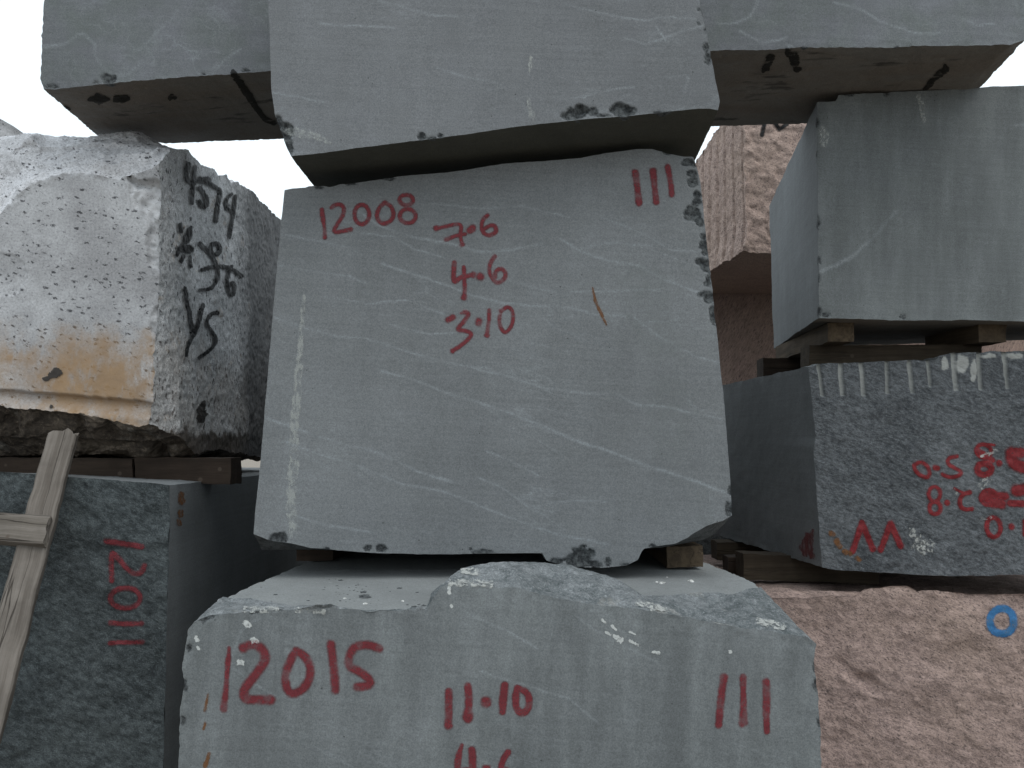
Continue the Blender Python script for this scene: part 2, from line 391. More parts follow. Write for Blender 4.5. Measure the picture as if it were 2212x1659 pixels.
def granite(name, base=(.47, .475, .49), grey=(.31, .31, .32), seed=0., stains=True, hammered=False, dens=0, spec=(.035, .035, .04)):
    k = N(name); L = (seed, seed, seed * .3); co = k.map(loc=L); X = k.xyz(); n_h = k.noise(60, 5, .75, co)
    big = k.mr(k.noise(3.5, 5, .65, co), .32, .68)
    col = k.mix(big, grey, base)
    mot = k.mr(k.noise(120 if not hammered else 170, 4, .75, co), .3, .7, .72 if not hammered else .45, 1.25 if not hammered else 1.45, False); col = k.mix(1, col, k.gray(mot), 'MULTIPLY')
    sc = k.map(scale=(1, 1, 1.9), rot=(R(10), R(28), 0), loc=L) if not hammered else k.map(scale=(1.8, 1.8, .7), loc=L)
    wob = k.noise(40, 3, .6, sc)
    vo = k.n('ShaderNodeTexVoronoi'); mx = k.mix(.06, sc, wob); k.put(vo.inputs['Vector'], mx); vo.inputs['Scale'].default_value = 36
    spot = k.mr(vo.outputs['Distance'], .20, .36, 1, 0)
    rs = k.mr(k.n('ShaderNodeSeparateColor').outputs[0], 0, 1)
    sepc = k.n('ShaderNodeSeparateColor'); k.put(sepc.inputs[0], vo.outputs['Color'])
    pick = k.mr(sepc.outputs[0], .55, .62); spot = k.ma('MULTIPLY', spot, pick)
    sm = k.mr(k.noise(110, 5, .75, sc), .575 - .03 * dens, .63 - .03 * dens)
    dk = k.ma('MAXIMUM', k.ma('MULTIPLY', spot, .9), k.ma('MULTIPLY', sm, .55 if not hammered else .9))
    col = k.mix(dk, col, spec)
    if stains:
        h = k.ma('ADD', X[2], k.ma('MULTIPLY', k.ma('SUBTRACT', k.noise(5, 5, .65, co), .5), .55))
        st = k.mr(h, .34, .56, 1, 0); st = k.ma('MULTIPLY', st, k.mr(k.noise(7, 5, .7, k.map(scale=(1.6, 1, .7), loc=L)), .26, .52))
        if hammered: st = k.ma('MULTIPLY', st, .25)
        st = k.ma('MULTIPLY', st, k.mr(k.noise(3.2, 6, .7, k.map(loc=(seed + 5, 2, 3))), .30, .56, .3, 1))
        col = k.mix(k.ma('MULTIPLY', st, .9), col, k.mix(k.noise(14, 4, .6, co), (.40, .255, .13), (.21, .135, .075)))
        h2 = k.ma('ADD', X[2], k.ma('MULTIPLY', k.ma('SUBTRACT', k.noise(9, 6, .7, co), .5), .16))
        mud = k.mr(h2, .09 + (.05 if hammered else 0), .12 + (.05 if hammered else 0), 1, 0); col = k.mix(k.ma('MULTIPLY', mud, .93), col, k.mix(k.noise(30, 5, .7, co), (.045, .035, .028), (.10, .08, .062)))
        # splashes of dried mud
        if hammered:
            sv = k.mr(k.voro(24, co=k.map(scale=(1.6, 1.6, .8), loc=(3, 1, 2))), .12, .2, 1, 0)
            sv = k.ma('MULTIPLY', sv, k.mr(X[2], .35, .75, 1, 0)); col = k.mix(k.ma('MULTIPLY', sv, .8), col, (.055, .048, .045))
            rust = k.mr(k.noise(9, 5, .7, co), .60, .7); col = k.mix(k.ma('MULTIPLY', rust, .35), col, (.38, .26, .15))
    if not hammered: col = k.mix(k.ma('MULTIPLY', k.attr('mark'), .8), col, k.mix(k.mr(k.noise(75, 5, .8, sc), .56, .63), (.56, .565, .58), (.09, .085, .08)))
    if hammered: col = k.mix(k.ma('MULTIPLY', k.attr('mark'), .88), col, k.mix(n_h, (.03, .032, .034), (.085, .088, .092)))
    n1 = k.noise(26 if not hammered else 90, 7, .7, co if not hammered else k.map(scale=(1.5, 1.5, .6), loc=L))
    return k.bsdf(col, .8, k.bump(n1, .35 if not hammered else .8, .006), .35)

def pink(name, seed=0., f=22, bumpd=.011, rot=(0, R(27), 0), scale=(1, 1, 2.3), a=(.41, .305, .272), b=(.18, .132, .122), dark=(.07, .055, .055)):
    k = N(name); L = (seed, seed * .4, seed * .8); co = k.map(loc=L); sc = k.map(scale=scale, rot=rot, loc=L)
    n1 = k.noise(f, 8, .72, sc); n2 = k.noise(130, 5, .78, sc)
    m = k.ma('ADD', k.ma('MULTIPLY', n1, .5), k.ma('MULTIPLY', n2, .5))
    col = k.mix(k.mr(m, .40, .58), b, a)
    col = k.mix(k.mr(k.noise(2.2, 4, .6, co), .3, .7, 0, .35), col, (.36, .27, .21))
    vo = k.n('ShaderNodeTexVoronoi'); k.put(vo.inputs['Vector'], sc); vo.inputs['Scale'].default_value = 75
    sepc = k.n('ShaderNodeSeparateColor'); k.put(sepc.inputs[0], vo.outputs['Color'])
    sp_ = k.mr(k.noise(80, 5, .82, sc), .545, .60)
    col = k.mix(k.ma('MULTIPLY', sp_, .9), col, dark)
    gp_ = k.mr(k.noise(55, 4, .8, sc), .3, .7, .72, 1.28, False); col = k.mix(1, col, k.gray(gp_), 'MULTIPLY')
    col = k.mix(k.ma('MULTIPLY', k.attr('mark'), .5), col, (.42, .33, .28))
    return k.bsdf(col, .85, k.bump(k.ma('ADD', n1, k.ma('MULTIPLY', n2, .4)), .60, bumpd), .25)

def wood(name, a, b, seed=0., axis=0, cracks=.8):
    k = N(name); s = [26, 26, 26]; s[axis if axis < 9 else 2] = 1.3; L = (seed, seed * 2, seed)
    if axis == 9:
        cc = k.n('ShaderNodeCombineXYZ'); [k.put(cc.inputs[i], k.attr(a_)) for i, a_ in enumerate(('gx', 'gy', 'gz'))]
        co = k.map(scale=(30, 30, 1.1), loc=L, co=cc.outputs[0])
    else: co = k.map(scale=tuple(s), loc=L)
    g = k.noise(1.6, 6, .7, co, .4)
    col = k.mix(k.mr(g, .32, .68), b, a)
    col = k.mix(k.mr(k.noise(7, 4, .6, k.map(loc=L)), .35, .7, 0, .45), col, tuple(c * .55 for c in b))
    cr = k.mr(k.ma('ABSOLUTE', k.ma('SUBTRACT', k.noise(.55, 3, .5, co), .5)), 0, .012, 1, 0)
    col = k.mix(k.ma('MULTIPLY', cr, cracks), col, (.02, .016, .013))
    sp_ = k.mr(k.voro(9, co=k.map(loc=L)), .06, .1, 1, 0); col = k.mix(k.ma('MULTIPLY', sp_, .7), col, (.09, .07, .055))
    return k.bsdf(col, .85, k.bump(k.ma('SUBTRACT', g, cr), .5, .004), .2)

def spray(name, col, col2, speck=.0, wear=.35, full=0):
    k = N(name); a = k.attr('alpha')
    n = k.noise(200, 4, .8); n2 = k.noise(28, 4, .65)
    e = k.ma('ADD', a, k.ma('MULTIPLY', k.ma('SUBTRACT', n, .5), .55)); e = k.mr(e, .08, 1.08)
    e = k.ma('MULTIPLY', e, k.mr(n2, .36, .56, 1 - wear, 1)); e = k.ma('MULTIPLY', e, k.mr(k.noise(420, 2, .8), .28, .5, .72 + .25 * full, .95 + .05 * full))
    e = k.ma('MULTIPLY', e, k.mr(a, 0, .12))
    c = k.mix(k.mr(n2, .35, .7), col, col2); c = k.mix(1, c, k.gray(k.mr(n, .3, .7, .8, 1.2, False)), 'MULTIPLY')
    return k.bsdf(c, .7, k.bump(n, .12, .002), .3, e)
def scuff(name, col, lo=.45, hi=.62, sc=(1, 1, .35), f=120, strength=.85):
    k = N(name); a = k.attr('alpha'); n = k.noise(f, 5, .75, k.map(scale=sc))
    e = k.mr(k.ma('MULTIPLY', n, k.mr(a, 0, .7, .55, 1.12)), lo, hi); e = k.ma('MULTIPLY', e, k.ma('MULTIPLY', k.mr(a, 0, .25), strength))
    return k.bsdf(col + (1,), .85, None, .2, e)

M = {}
M['slate_mid'] = sawn('sawn_slate', base=(.164,.174,.182), tintn=(.146,.156,.156), seed=1., veins=.30)
M['slate_up'] = sawn('sawn_slate_upper', base=(.155,.163,.173), tintn=(.135,.143,.142), seed=7.3, veins=.26, vrot=(0, R(-10), 0), blotch=.4)
M['slate_long'] = sawn('sawn_slate_cloudy', base=(.148,.155,.171), seed=12.1, veins=.34, vrot=(0, R(35), 0), blotch=1.2, vscale=(1.6, 1.6, 2.2), tintn=(.118,.136,.128))
M['slate_low'] = sawn('sawn_slate_weathered', base=(.143,.155,.161), tintn=(.126,.138,.140), seed=4.4, veins=.20, streak=.24, drip=1.)
M['slate_right'] = sawn('sawn_slate_streaked', base=(.129,.140,.145), seed=9.9, drip=.7, veins=.12, streak=.16, tintn=(.105,.118,.112))
M['slate_top'] = sawn('toplit_sawn_slate', base=(.215,.228,.23), tintn=(.20,.21,.21), seed=5.5, veins=.1, blotch=.3)  # paler than the front: light from above put into the colour
M['slate_side'] = sawn('sawn_slate_side', base=(.165,.176,.183), tintn=(.152,.162,.163), seed=15.5, veins=.12)
M['slate_under'] = sawn('stained_slate_underside', base=(.15,.142,.13), tintn=(.125,.12,.11), seed=2.2, veins=.05, brown=.6)
M['fract'] = rough('fractured_slate', dark=(.075, .088, .092), light=(.235, .25, .26), seed=3, f=34, bias=.5, dust=.3)
M['fract_dark'] = rough('dark_fractured_slate', dark=(.03, .034, .036), light=(.13, .14, .145), seed=5, f=30)
M['dark_split'] = rough('split_dark_slate', seed=8, f=42, scale=(1, 1, 1.8), rot=(0, R(25), 0), dark=(.026, .032, .035), light=(.125, .145, .15))
M['dark_split2'] = rough('split_bluish_slate', seed=18, f=50, scale=(1, 1, 2.3), rot=(0, R(20), 0), dark=(.036, .041, .047), light=(.175, .188, .20), bias=.50, mark=(.42, .43, .41))
M['granite'] = granite('speckled_granite', seed=1)
M['granite_fresh'] = granite('fresh_broken_granite', base=(.62, .625, .65), grey=(.44, .44, .455), seed=3, stains=False, dens=1)
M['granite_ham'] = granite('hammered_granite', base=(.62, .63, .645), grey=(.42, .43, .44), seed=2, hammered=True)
M['mud'] = rough('mud_caked_granite', dark=(.045, .036, .029), light=(.18, .145, .112), seed=6, f=14, bias=.53, dust=.25)
M['granite_far'] = granite('grey_granite', base=(.40, .40, .41), grey=(.26, .26, .27), seed=5, stains=False)
M['pink'] = pink('pink_granite', seed=1)
M['pink_far'] = pink('pink_granite_drilled', seed=4, f=22, scale=(1, 1, 1.6), a=(.48, .36, .31), b=(.27, .20, .175))
M['pink_shade'] = pink('pink_granite_sawn_shaded', seed=9, f=8, bumpd=.004, scale=(2, 2, .4), a=(.27, .19, .165), b=(.20, .14, .12))  # darker pink, with the shade of underside and rear block put into it
M['wood_grey'] = wood('weathered_wood', (.20, .178, .158), (.105, .09, .077), 1, 9)
M['wood_grey_x'] = wood('weathered_wood_rung', (.205, .182, .162), (.115, .10, .084), 2, 9)
M['wood_dark'] = wood('dark_timber', (.050, .035, .026), (.028, .02, .015), 3, 0, .3)
M['wood_mid'] = wood('brown_timber', (.11, .082, .054), (.06, .044, .03), 4, 1, .4)
M['wood_mid_x'] = wood('brown_timber_crosswise', (.07, .054, .038), (.04, .03, .021), 6, 0, .4)
M['red'] = spray('red_spray_paint', (.185, .028, .036), (.13, .020, .026), wear=.5)
M['red_b'] = spray('bright_red_paint', (.21, .014, .019), (.13, .011, .014), wear=.25)
M['black'] = spray('black_marker_paint', (.006, .006, .007), (.012, .012, .013), wear=.12, full=1)
M['blue'] = spray('blue_spray_paint', (.035, .17, .36), (.025, .12, .28), wear=.35)
M['white_scuff'] = scuff('white_scuff', (.46, .48, .46), .44, .66, (1, 1, .5), 80, .48)
M['crust'] = scuff('white_crust', (.45, .46, .44), .50, .62, (1, 1, 1), 60, .65)
M['under_shade'] = sawn('shaded_slate_underside', base=(.062,.062,.052), tintn=(.045,.048,.04), seed=3.3, veins=0)  # near-black base paints in the shade under the upper central block
M['quartz'] = scuff('white_crystal', (.55, .57, .56), .34, .55, (1, 1, 1), 130, .85)
M['pale_scuff'] = scuff('pale_scrape', (.42, .44, .43), .42, .7, (1, 1, 1), 90, .6)
M['rust'] = scuff('rust_streak', (.17, .075, .028), .36, .60, (1, 1, .5), 90, .75)
M['chalk'] = scuff('chalk_smear', (.26, .28, .28), .40, .80, (.8, 1, .8), 25, .35)
k = N('yard_dirt'); n_ = k.noise(.8, 8, .65); g_ = k.noise(30, 6, .75)
M['ground'] = k.bsdf(k.mix(k.mr(g_, .35, .65), k.mix(n_, (.17, .145, .12), (.24, .205, .17)), (.28, .25, .215)), .95, k.bump(g_, .5, .03), .1)

# ------------------------------------------------------------------ ground
gm = bpy.data.meshes.new('ground'); s_ = 300; nG = 40
gx = np.linspace(-1, 1, nG); gx = np.sign(gx) * np.abs(gx) ** 2.2 * s_
X, Y = np.meshgrid(gx, gx); Vg = np.stack([X.ravel(), Y.ravel(), np.zeros(nG * nG)], -1)
Vg[:, 2] = -.02 + .02 * fbm(Vg, .5, 3, 3)
idx = np.arange(nG * nG).reshape(nG, nG); qg = np.stack([idx[:-1, :-1], idx[:-1, 1:], idx[1:, 1:], idx[1:, :-1]], -1).reshape(-1, 4)
g = mesh_from('ground', Vg, qg, [M['ground']], None, True, None, np.zeros(3)); link(g); tag(g, kind='structure')

def P3(x, y, z): return np.array([x, y, z + EYE], float)     # z measured from eye height

# ------------------------------------------------------------------ central block 12008
BLK = 'quarry block'
pl = (2.48, 0, 0)
top = [(615,410),(633,407),(660,405),(668,402),(700,402),(712,405),(735,399),(790,392),(850,383),(930,375),(1000,368),(1087,354),(1170,348),(1256,341),(1312,330),(1382,322),(1410,323),(1424,327),(1453,334),(1475,338),(1497,338),(1503,354)]
bot = [(547,1153),(587,1169),(629,1174),(671,1184),(735,1190),(815,1195),(900,1197),(1005,1196),(1100,1196),(1172,1195),(1180,1210),(1200,1217),(1245,1225),(1300,1226),(1355,1221),(1377,1210),(1387,1190),(1392,1185),(1458,1175),(1484,1162),(1495,1154),(1530,1134),(1559,1126),(1581,1114)]
left = [top[0],(608,470),(592,640),(574,870),(556,1060),bot[0]]
right = [top[-1],(1513,394),(1521,472),(1532,562),(1537,607),(1550,731),(1562,847),(1570,950),(1577,1040),bot[-1]]
c3 = Z(1320.4,310.7,.23418,[(720,170,70,50),(735,270,60,45),(750,350,62,62),(790,470,42,42),(790,540,48,40),(750,650,92,80),(820,720,45,40),(850,850,30,34),(850,930,42,50),(870,1000,34,42),(825,1080,46,42),(865,1130,52,60),(900,1240,22,42),(885,1290,32,28),(880,1390,75,32),(895,1430,52,45),(935,1550,34,60),(945,1630,30,50)])
c3 = [(a, b, c*.23418, d*.23418) for a, b, c, d in c3] + [(602,1163,19,14),(794,1184,9,9),(823,1186,12,10),(1252,1207,29,27),(1285,1218,18,8),(1314,1214,8,8),(1197,1213,15,9),(1042,1193,26,6),(1018,1186,5,5),(1350,1220,10,4),(705,1187,9,4),(1410,1180,10,4),(1577,1060,6,10),(1580,1020,3,9),(1575,1100,10,16),
     (690,405,10,5),(760,397,16,4),(840,386,14,4),(1440,331,12,5)]
veins = [(4,(775,457),(819,487),(898,514),(976,526),(1035,543),(1083,543),(1172,526)),(4,(1211,516),(1255,543),(1305,560),(1383,575),(1442,607),(1511,632)),
 (3,(1256,536),(1314,523),(1403,531)),(3,(593,686),(657,708),(731,727),(789,730),(888,762),(986,789),(1060,796)),(4,(1020,794),(1098,813),(1172,836),(1265,850),(1334,853),(1378,875),(1432,877),(1560,907)),
 (3.5,(824,801),(898,821),(962,848),(1025,866)),(4.5,(1025,866),(1108,895),(1192,929),(1255,956),(1324,978),(1403,1008),(1482,1032),(1580,1069)),
 (4,(573,902),(632,924),(667,936),(740,959),(819,978),(907,1020),(976,1040)),(3,(617,954),(691,983),(780,1008),(858,1042),(962,1062),(1010,1081),(1098,1118),(1206,1155),(1315,1175)),
 (3,(603,573),(681,587),(755,597),(790,612)),(3.5,(824,570),(888,590),(966,617),(1025,639),(1087,654),(1147,661),(1226,663),(1285,678),(1354,683)),
 (3,(1142,619),(1206,634),(1285,629),(1432,624)),(3.5,(1373,688),(1432,732),(1501,769),(1555,784)),(3.5,(642,1116),(711,1135),(799,1150)),(3,(1049,973),(1108,998),(1162,1027)),
 (3,(1034,1032),(1083,1052),(1157,1106)),(2.5,(608,506),(691,521),(765,536)),(2.5,(780,504),(850,512),(900,540),(960,556)),(2.5,(1300,470),(1380,500),(1450,540),(1500,545)),(2.5,(930,440),(1040,450),(1130,445),(1230,470)),
 (2.5,(700,640),(790,655),(880,648),(960,680)),(2.5,(840,700),(930,722),(1010,716)),(2.5,(1150,1094),(1230,1081),(1310,1084)),(2.5,(1370,700),(1470,690))]
b08 = stone('stone_block', 'squared grey block marked 12008 in red, at the middle of the central stack', BLK,
    dict(top=onplane(top, pl), bottom=onplane(bot, pl), left=onplane(left, pl), right=onplane(right, pl)),
    [dict(top=np.array([P3(-.70,2.58,.79), P3(-.1,2.58,.855), P3(.4,2.58,.885), P3(.575,2.58,.885)]), bottom=np.array([P3(-.80,2.62,-.335), P3(.3,2.62,-.335), P3(.5,2.62,-.325), P3(.63,2.62,-.30)])),
     (P3(-.74,4.7,.82), P3(.6,4.7,.85), P3(-.8,4.7,-.33), P3(.66,4.7,-.33))],
    dict(front=M['slate_mid'], bottom0=M['fract_dark'], left=M['slate_side'], right=M['slate_side'], all=M['fract']), dict(front=.0006, all=.004, bottom0=.008, top=.006),
    freq=9, base=.0016, res=.0038, sres=.02, chips=c3, plane=pl, veins=veins, seed=3)

# ------------------------------------------------------------------ upper central block
pl = (2.32, -.02, 0)
top = [(583,-420),(1000,-430),(1490,-420)]
bot = [(628,338),(700,329),(800,317),(880,306),(960,296),(1087,278),(1165,268),(1260,258),(1350,251),(1420,244),(1509,235),(1534,235),(1552,239)]
left = [top[0],(580,0),(585,152),(587,202),(594,250),(599,268),(608,292),(618,320),bot[0]]
right = [top[-1],(1511,0),(1514,25),(1523,62),(1534,110),(1540,140),(1548,183),(1556,219),bot[-1]]
cB = [(1239,244,31,17),(1255,241,18,17),(1281,244,13,11),(1340,239,21,19),(1368,240,9,8),(1306,250,22,5),(1510,21,6,6),(1526,104,8,13),(1530,126,9,14),(912,295,11,9),(931,298,15,5),(952,293,8,7),(612,285,25,22),(617,306,15,24),(600,262,12,16),(624,325,9,14),(1508,52,3,4),(1523,66,4,7),(1430,243,22,3)]
ved = [(4,(818,0),(880,18),(930,32),(990,36)),(3,(690,50),(760,56),(850,60)),(3,(1220,8),(1270,22),(1330,35),(1390,43)),(3,(1390,43),(1450,36),(1500,40)),(3.5,(1350,82),(1390,95),(1420,86),(1480,66),(1530,52)),(3,(1260,210),(1310,194),(1370,188)),(3,(1420,60),(1440,90)),(3,(590,200),(660,212),(700,222)),(3,(940,145),(1010,168),(1080,180)),(3,(1476,200),(1488,170),(1480,160),(1440,165))]
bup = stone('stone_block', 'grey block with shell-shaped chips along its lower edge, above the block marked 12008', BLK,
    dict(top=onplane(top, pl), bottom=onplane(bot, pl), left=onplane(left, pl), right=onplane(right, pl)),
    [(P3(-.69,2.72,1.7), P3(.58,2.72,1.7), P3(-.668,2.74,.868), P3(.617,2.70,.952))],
    dict(front=M['slate_up'], bottom=M['under_shade'], all=M['slate_side'], left=M['fract_dark'], right=M['fract_dark']), dict(front=.0006, bottom=.002, left=.006, right=.005, all=.004),
    freq=9, base=.0016, res=.0045, sres=.008, chips=cB, plane=pl, veins=ved, seed=5, fade=2)

# ------------------------------------------------------------------ long block lying across behind it
pl = (2.78, 0, 0)
top = [(92,-300),(1100,-330),(2330,-320)]
bot = [(93,190),(110,190),(200,184),(300,175),(350,171),(460,163),(583,153),(700,146),(1535,110),(1640,107),(1800,103),(1950,100),(2100,98),(2181,96),(2214,84)]
left = [top[0],(97,0),(90,90),(85,165),(87,172),bot[0]]
right = [top[-1],(2290,-80),(2245,30),bot[-1]]
cC = [(236,171,17,12),(208,178,6,4),(107,184,17,4),(532,153,9,4),(442,160,4,3),(1936,100,6,3),(1737,106,7,4),(1545,140,4,5)]
ved = [(4,(95,100),(140,96),(168,76),(182,74),(205,95),(206,120),(218,140),(240,160)),(3.5,(300,110),(330,80),(365,45),(385,20)),(3,(270,165),(300,140),(330,120)),(3.5,(1547,50),(1580,53),(1620,35),(1640,0)),(3.5,(1600,68),(1640,90),(1680,88),(1700,80)),(3,(460,150),(490,125),(520,105)),(3,(1800,5),(1860,20),(1900,45),(1980,72),(2030,70)),(3,(2080,40),(2110,55),(2150,50))]
under = [(210,293,3.24),(355,310,3.30),(600,299,3.33),(1100,285,3.36),(1548,271,3.38),(1763,266,3.38),(2000,262,3.38),(2050,262,3.38)]
blong = stone('stone_block', 'long grey block with brown-stained underside, lying crosswise behind the upper central block', BLK,
    dict(top=onplane(top, pl), bottom=onplane(bot, pl), left=onplane(left, pl), right=onplane(right, pl)),
    [dict(top=np.array([P3(-1.7,3.3,1.95), P3(2.0,3.38,2.0)]), bottom=pd(under))],
    dict(front=M['slate_long'], bottom=M['slate_under'], all=M['slate_side'], left=M['fract_dark'], right=M['fract_dark']), dict(front=.0008, bottom=.0025, left=.008, right=.010, all=.004),
    freq=9, base=.003, res=.007, sres=.009, ej=.002, chips=cC, plane=pl, veins=ved, seed=8)

# ------------------------------------------------------------------ lower central block 12015
pl = (2.0, 0, 0)
top = [(417,1346),(432,1337),(446,1331),(490,1325),(526,1322),(574,1315),(629,1318),(719,1314),(820,1317),(922,1320),(936,1296),(954,1271),(971,1262),(1006,1266),(1042,1266),(1079,1271),(1116,1269),(1171,1284),(1263,1302),(1337,1312),(1392,1319),(1447,1327),(1490,1333),(1530,1343),(1601,1357),(1648,1362),(1694,1371),(1741,1376),(1762,1393)]
bot = [(372,2260),(1100,2275),(1800,2260)]
left = [top[0],(409,1357),(401,1400),(397,1440),(399,1479),(390,1530),(388,1659),(385,1900),bot[0]]
right = [top[-1],(1758,1414),(1759,1440),(1765,1474),(1770,1558),(1772,1659),(1780,1900),bot[-1]]
ringB = [(481,1288,2.166),(542,1291,2.147),(600,1303,2.08),(638,1310,2.04),(719,1314,2.01),(820,1315.5,2.008),(924,1317,2.012),(940,1285,2.03),(969,1249,2.06),(998,1227,2.10),(1028,1218,2.13),(1079,1212,2.16),(1153,1214,2.19),(1226,1221,2.2),(1263,1231,2.2),(1300,1242,2.2),(1337,1256,2.2),(1362,1269,2.2),(1388,1284,2.19),(1429,1287,2.18),(1502,1280,2.22),(1553,1280,2.22),(1582,1284,2.19),(1615,1273,2.27),(1643,1269,2.30)]
tb = pd(ringB)
tcv = tb.copy(); tcv[:, 2] = EYE - .408; tcv[:, 1] += .012
for i, r_ in enumerate(ringB):
    if 930 < r_[0] < 1380: tcv[i, 1] = 2.36; tcv[i, 0] *= 1.08
tcv[:, 0] = np.maximum.accumulate(tcv[:, 0])
def ring15(t, d, xl=None, xr=None):
    return dict(top=t, bottom=np.array([P3(-.86, d, -1.52), P3(.80, d, -1.52)]))
def tline(y, xl, xr): return np.array([P3(xl, y, -.408), P3((xl+xr)/2, y, -.404), P3(xr, y, -.408)])
cL = [(440,1328,22,16),(470,1312,22,15),(400,1480,8,14),(409,1400,6,9),(1764,1480,6,12),(1762,1440,6,9),(1768,1560,5,14),(395,1560,5,10),(540,1318,20,6),(600,1312,14,5)]
v15 = [(3,(1250,1335),(1310,1375),(1360,1400),(1420,1430)),(3,(1000,1320),(1090,1360),(1160,1400)),(3,(1040,1450),(1130,1480),(1230,1510),(1290,1560)),(3,(500,1440),(540,1470),(590,1500)),(3,(560,1335),(520,1360),(505,1400),(495,1440))]
b15 = stone('stone_block', 'grey block marked 12015 in red with a broken upper edge, low in the central stack', BLK,
    dict(top=onplane(top, pl), bottom=onplane(bot, pl), left=onplane(left, pl), right=onplane(right, pl)),
    [ring15(tb, 2.12), ring15(tcv, 2.2), ring15(tline(2.43, -.750, .715), 2.43), ring15(tline(2.66, -.728, .690), 2.66), ring15(tline(2.9,-.70,.66), 2.9), ring15(tline(4.3, -.68, .66), 4.3)],
    dict(front=M['slate_low'], top0=M['fract'], top1=M['fract'], top2=M['slate_top'], top3=M['slate_top'], top4=M['slate_top'], top5=M['slate_top'], left=M['fract'], right=M['fract'], all=M['slate_side']),
    dict(front=.0008, top0=.013, top1=.004, top2=.001, top3=.0008, top4=.0008, top5=.0008, left=.005, right=.006, all=.003), freq=11, base=.0036, res=.0042, sres=.006, ridge=.5, ej=.0016, chips=cL, plane=pl, veins=v15, seed=11)

# ------------------------------------------------------------------ white granite block, left
pl = (2.9, 0, 0)
top = [(-420,470),(-200,455),(-60,478),(0,463),(42,421),(75,395),(112,378),(168,372),(220,380),(253,388),(285,375),(310,372),(345,352)]
bot = [(-420,862),(-200,868),(0,876),(60,884),(110,888),(170,893),(230,905),(275,913),(306,921),(322,914)]
right = [top[-1],(347,400),(345,500),(343,600),(337,750),(332,800),(331,866),bot[-1]]
def gp(fx, fy, P):
    line = 841 + fx * (868 - 841) / 329.0
    t = (fy - line) / 38.0
    pu = np.where((t > 0), .028 * np.clip(1 - t, 0, 1) ** .8, 0) * np.clip((fy - line) / 2.0, 0, 1)
    fade = np.clip((333 - fx) / 6, 0, 1)
    # broken spalls down the right edge
    nn = fbm(P, 14, 4, 4)
    edge = 345 - 62 * np.clip((640 - fy) / 240.0, 0.0, 1) - 8 - 18 * nn - 16 * vnoise(P * 9, 44)
    sp1 = np.clip((fy - 372 - 14 * nn) / 10, 0, 1) * np.clip((fx - edge) / 4, 0, 1) * np.clip((345 - fx) / 10 + .4, 0, 1) * (fy < 850)
    pu2 = sp1 * (.020 + .014 * (1 - 2.2 * np.abs(vnoise(P * 13, 14))) + .010 * fbm(P, 40, 4, 15, .65))
    # shallow scallop on the left
    d = np.hypot((fx + 10) / 75., (fy - 590) / 48.) + .15 * nn
    pu2 += np.where(d < 1, .012 * (1 - d) + .004, 0)
    return pu * fade + pu2, np.clip(sp1 * 1.2, 0, 1)
cg = []
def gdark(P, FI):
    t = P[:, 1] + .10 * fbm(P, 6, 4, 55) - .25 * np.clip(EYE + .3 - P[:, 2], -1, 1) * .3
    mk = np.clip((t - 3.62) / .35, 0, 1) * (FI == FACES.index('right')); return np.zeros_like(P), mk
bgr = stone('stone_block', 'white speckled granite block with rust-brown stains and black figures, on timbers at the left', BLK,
    dict(top=onplane(top, pl), bottom=onplane(bot, pl), left=onplane([top[0], bot[0]], pl), right=onplane(right, pl)),
    [dict(top=pd([(-420,350,3.0),(-150,345,3.0),(0,338,3.0),(35,320,3.0),(62,297,3.0),(95,314,3.0),(130,320,3.0),(170,317,3.0),(215,312,3.0),(250,308,3.0),(300,316,3.0),(330,320,3.0),(368,326,3.0)]),
          bottom=pd([(-420,930,3.02),(0,940,3.02),(100,948,3.02),(200,945,3.02),(300,955,3.02),(388,944,3.0)]), zmode=1),
     dict(top=pd([(-420,290,3.15),(-150,300,3.15),(0,303,3.15),(22,300,3.15),(62,292,3.15),(140,298,3.15),(211,295,3.15),(267,289,3.15),(306,288,3.15),(351,311,3.15),(372,322,3.15),(405,322,3.15)]),
          bottom=pd([(-420,975,3.15),(0,985,3.15),(200,980,3.15),(320,990,3.15),(421,981,3.15)]), zmode=1),
     ] + [dict(top=pd([(-400 + 60*(d-3.1)/.3,302 + 85*(d-3.15),d),(px*.55,305 + 90*(d-3.15),d),(px - 25,py - (3 if n % 2 else -4),d),(px,py,d)]), bottom=pd([(-400 + 60*(d-3.1)/.3,985,d),(bx,by,d)]), zmode=1) for n, (px, py, d, bx, by) in enumerate([
        (418,338,3.21,432,978),(437,358,3.31,446,972),(463,363,3.43,466,971),(469,379,3.465,471,972),(489,379,3.58,492,974),(500,397,3.64,500,976),(514,393,3.73,512,978),(547,414,3.95,536,983),(562,434,4.06,547,985),(576,443,4.17,560,986),(590,464,4.28,578,987),(612,478,4.5,604,988)])],
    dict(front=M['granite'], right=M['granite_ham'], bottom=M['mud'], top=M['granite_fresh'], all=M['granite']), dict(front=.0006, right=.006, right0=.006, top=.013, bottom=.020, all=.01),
    freq=10, base=.0055, res=.0045, sres=.008, fpush=gp, plane=pl, chips=cg, seed=21, gain=.55, ridge=1.0, ej=.0038, push3=gdark)

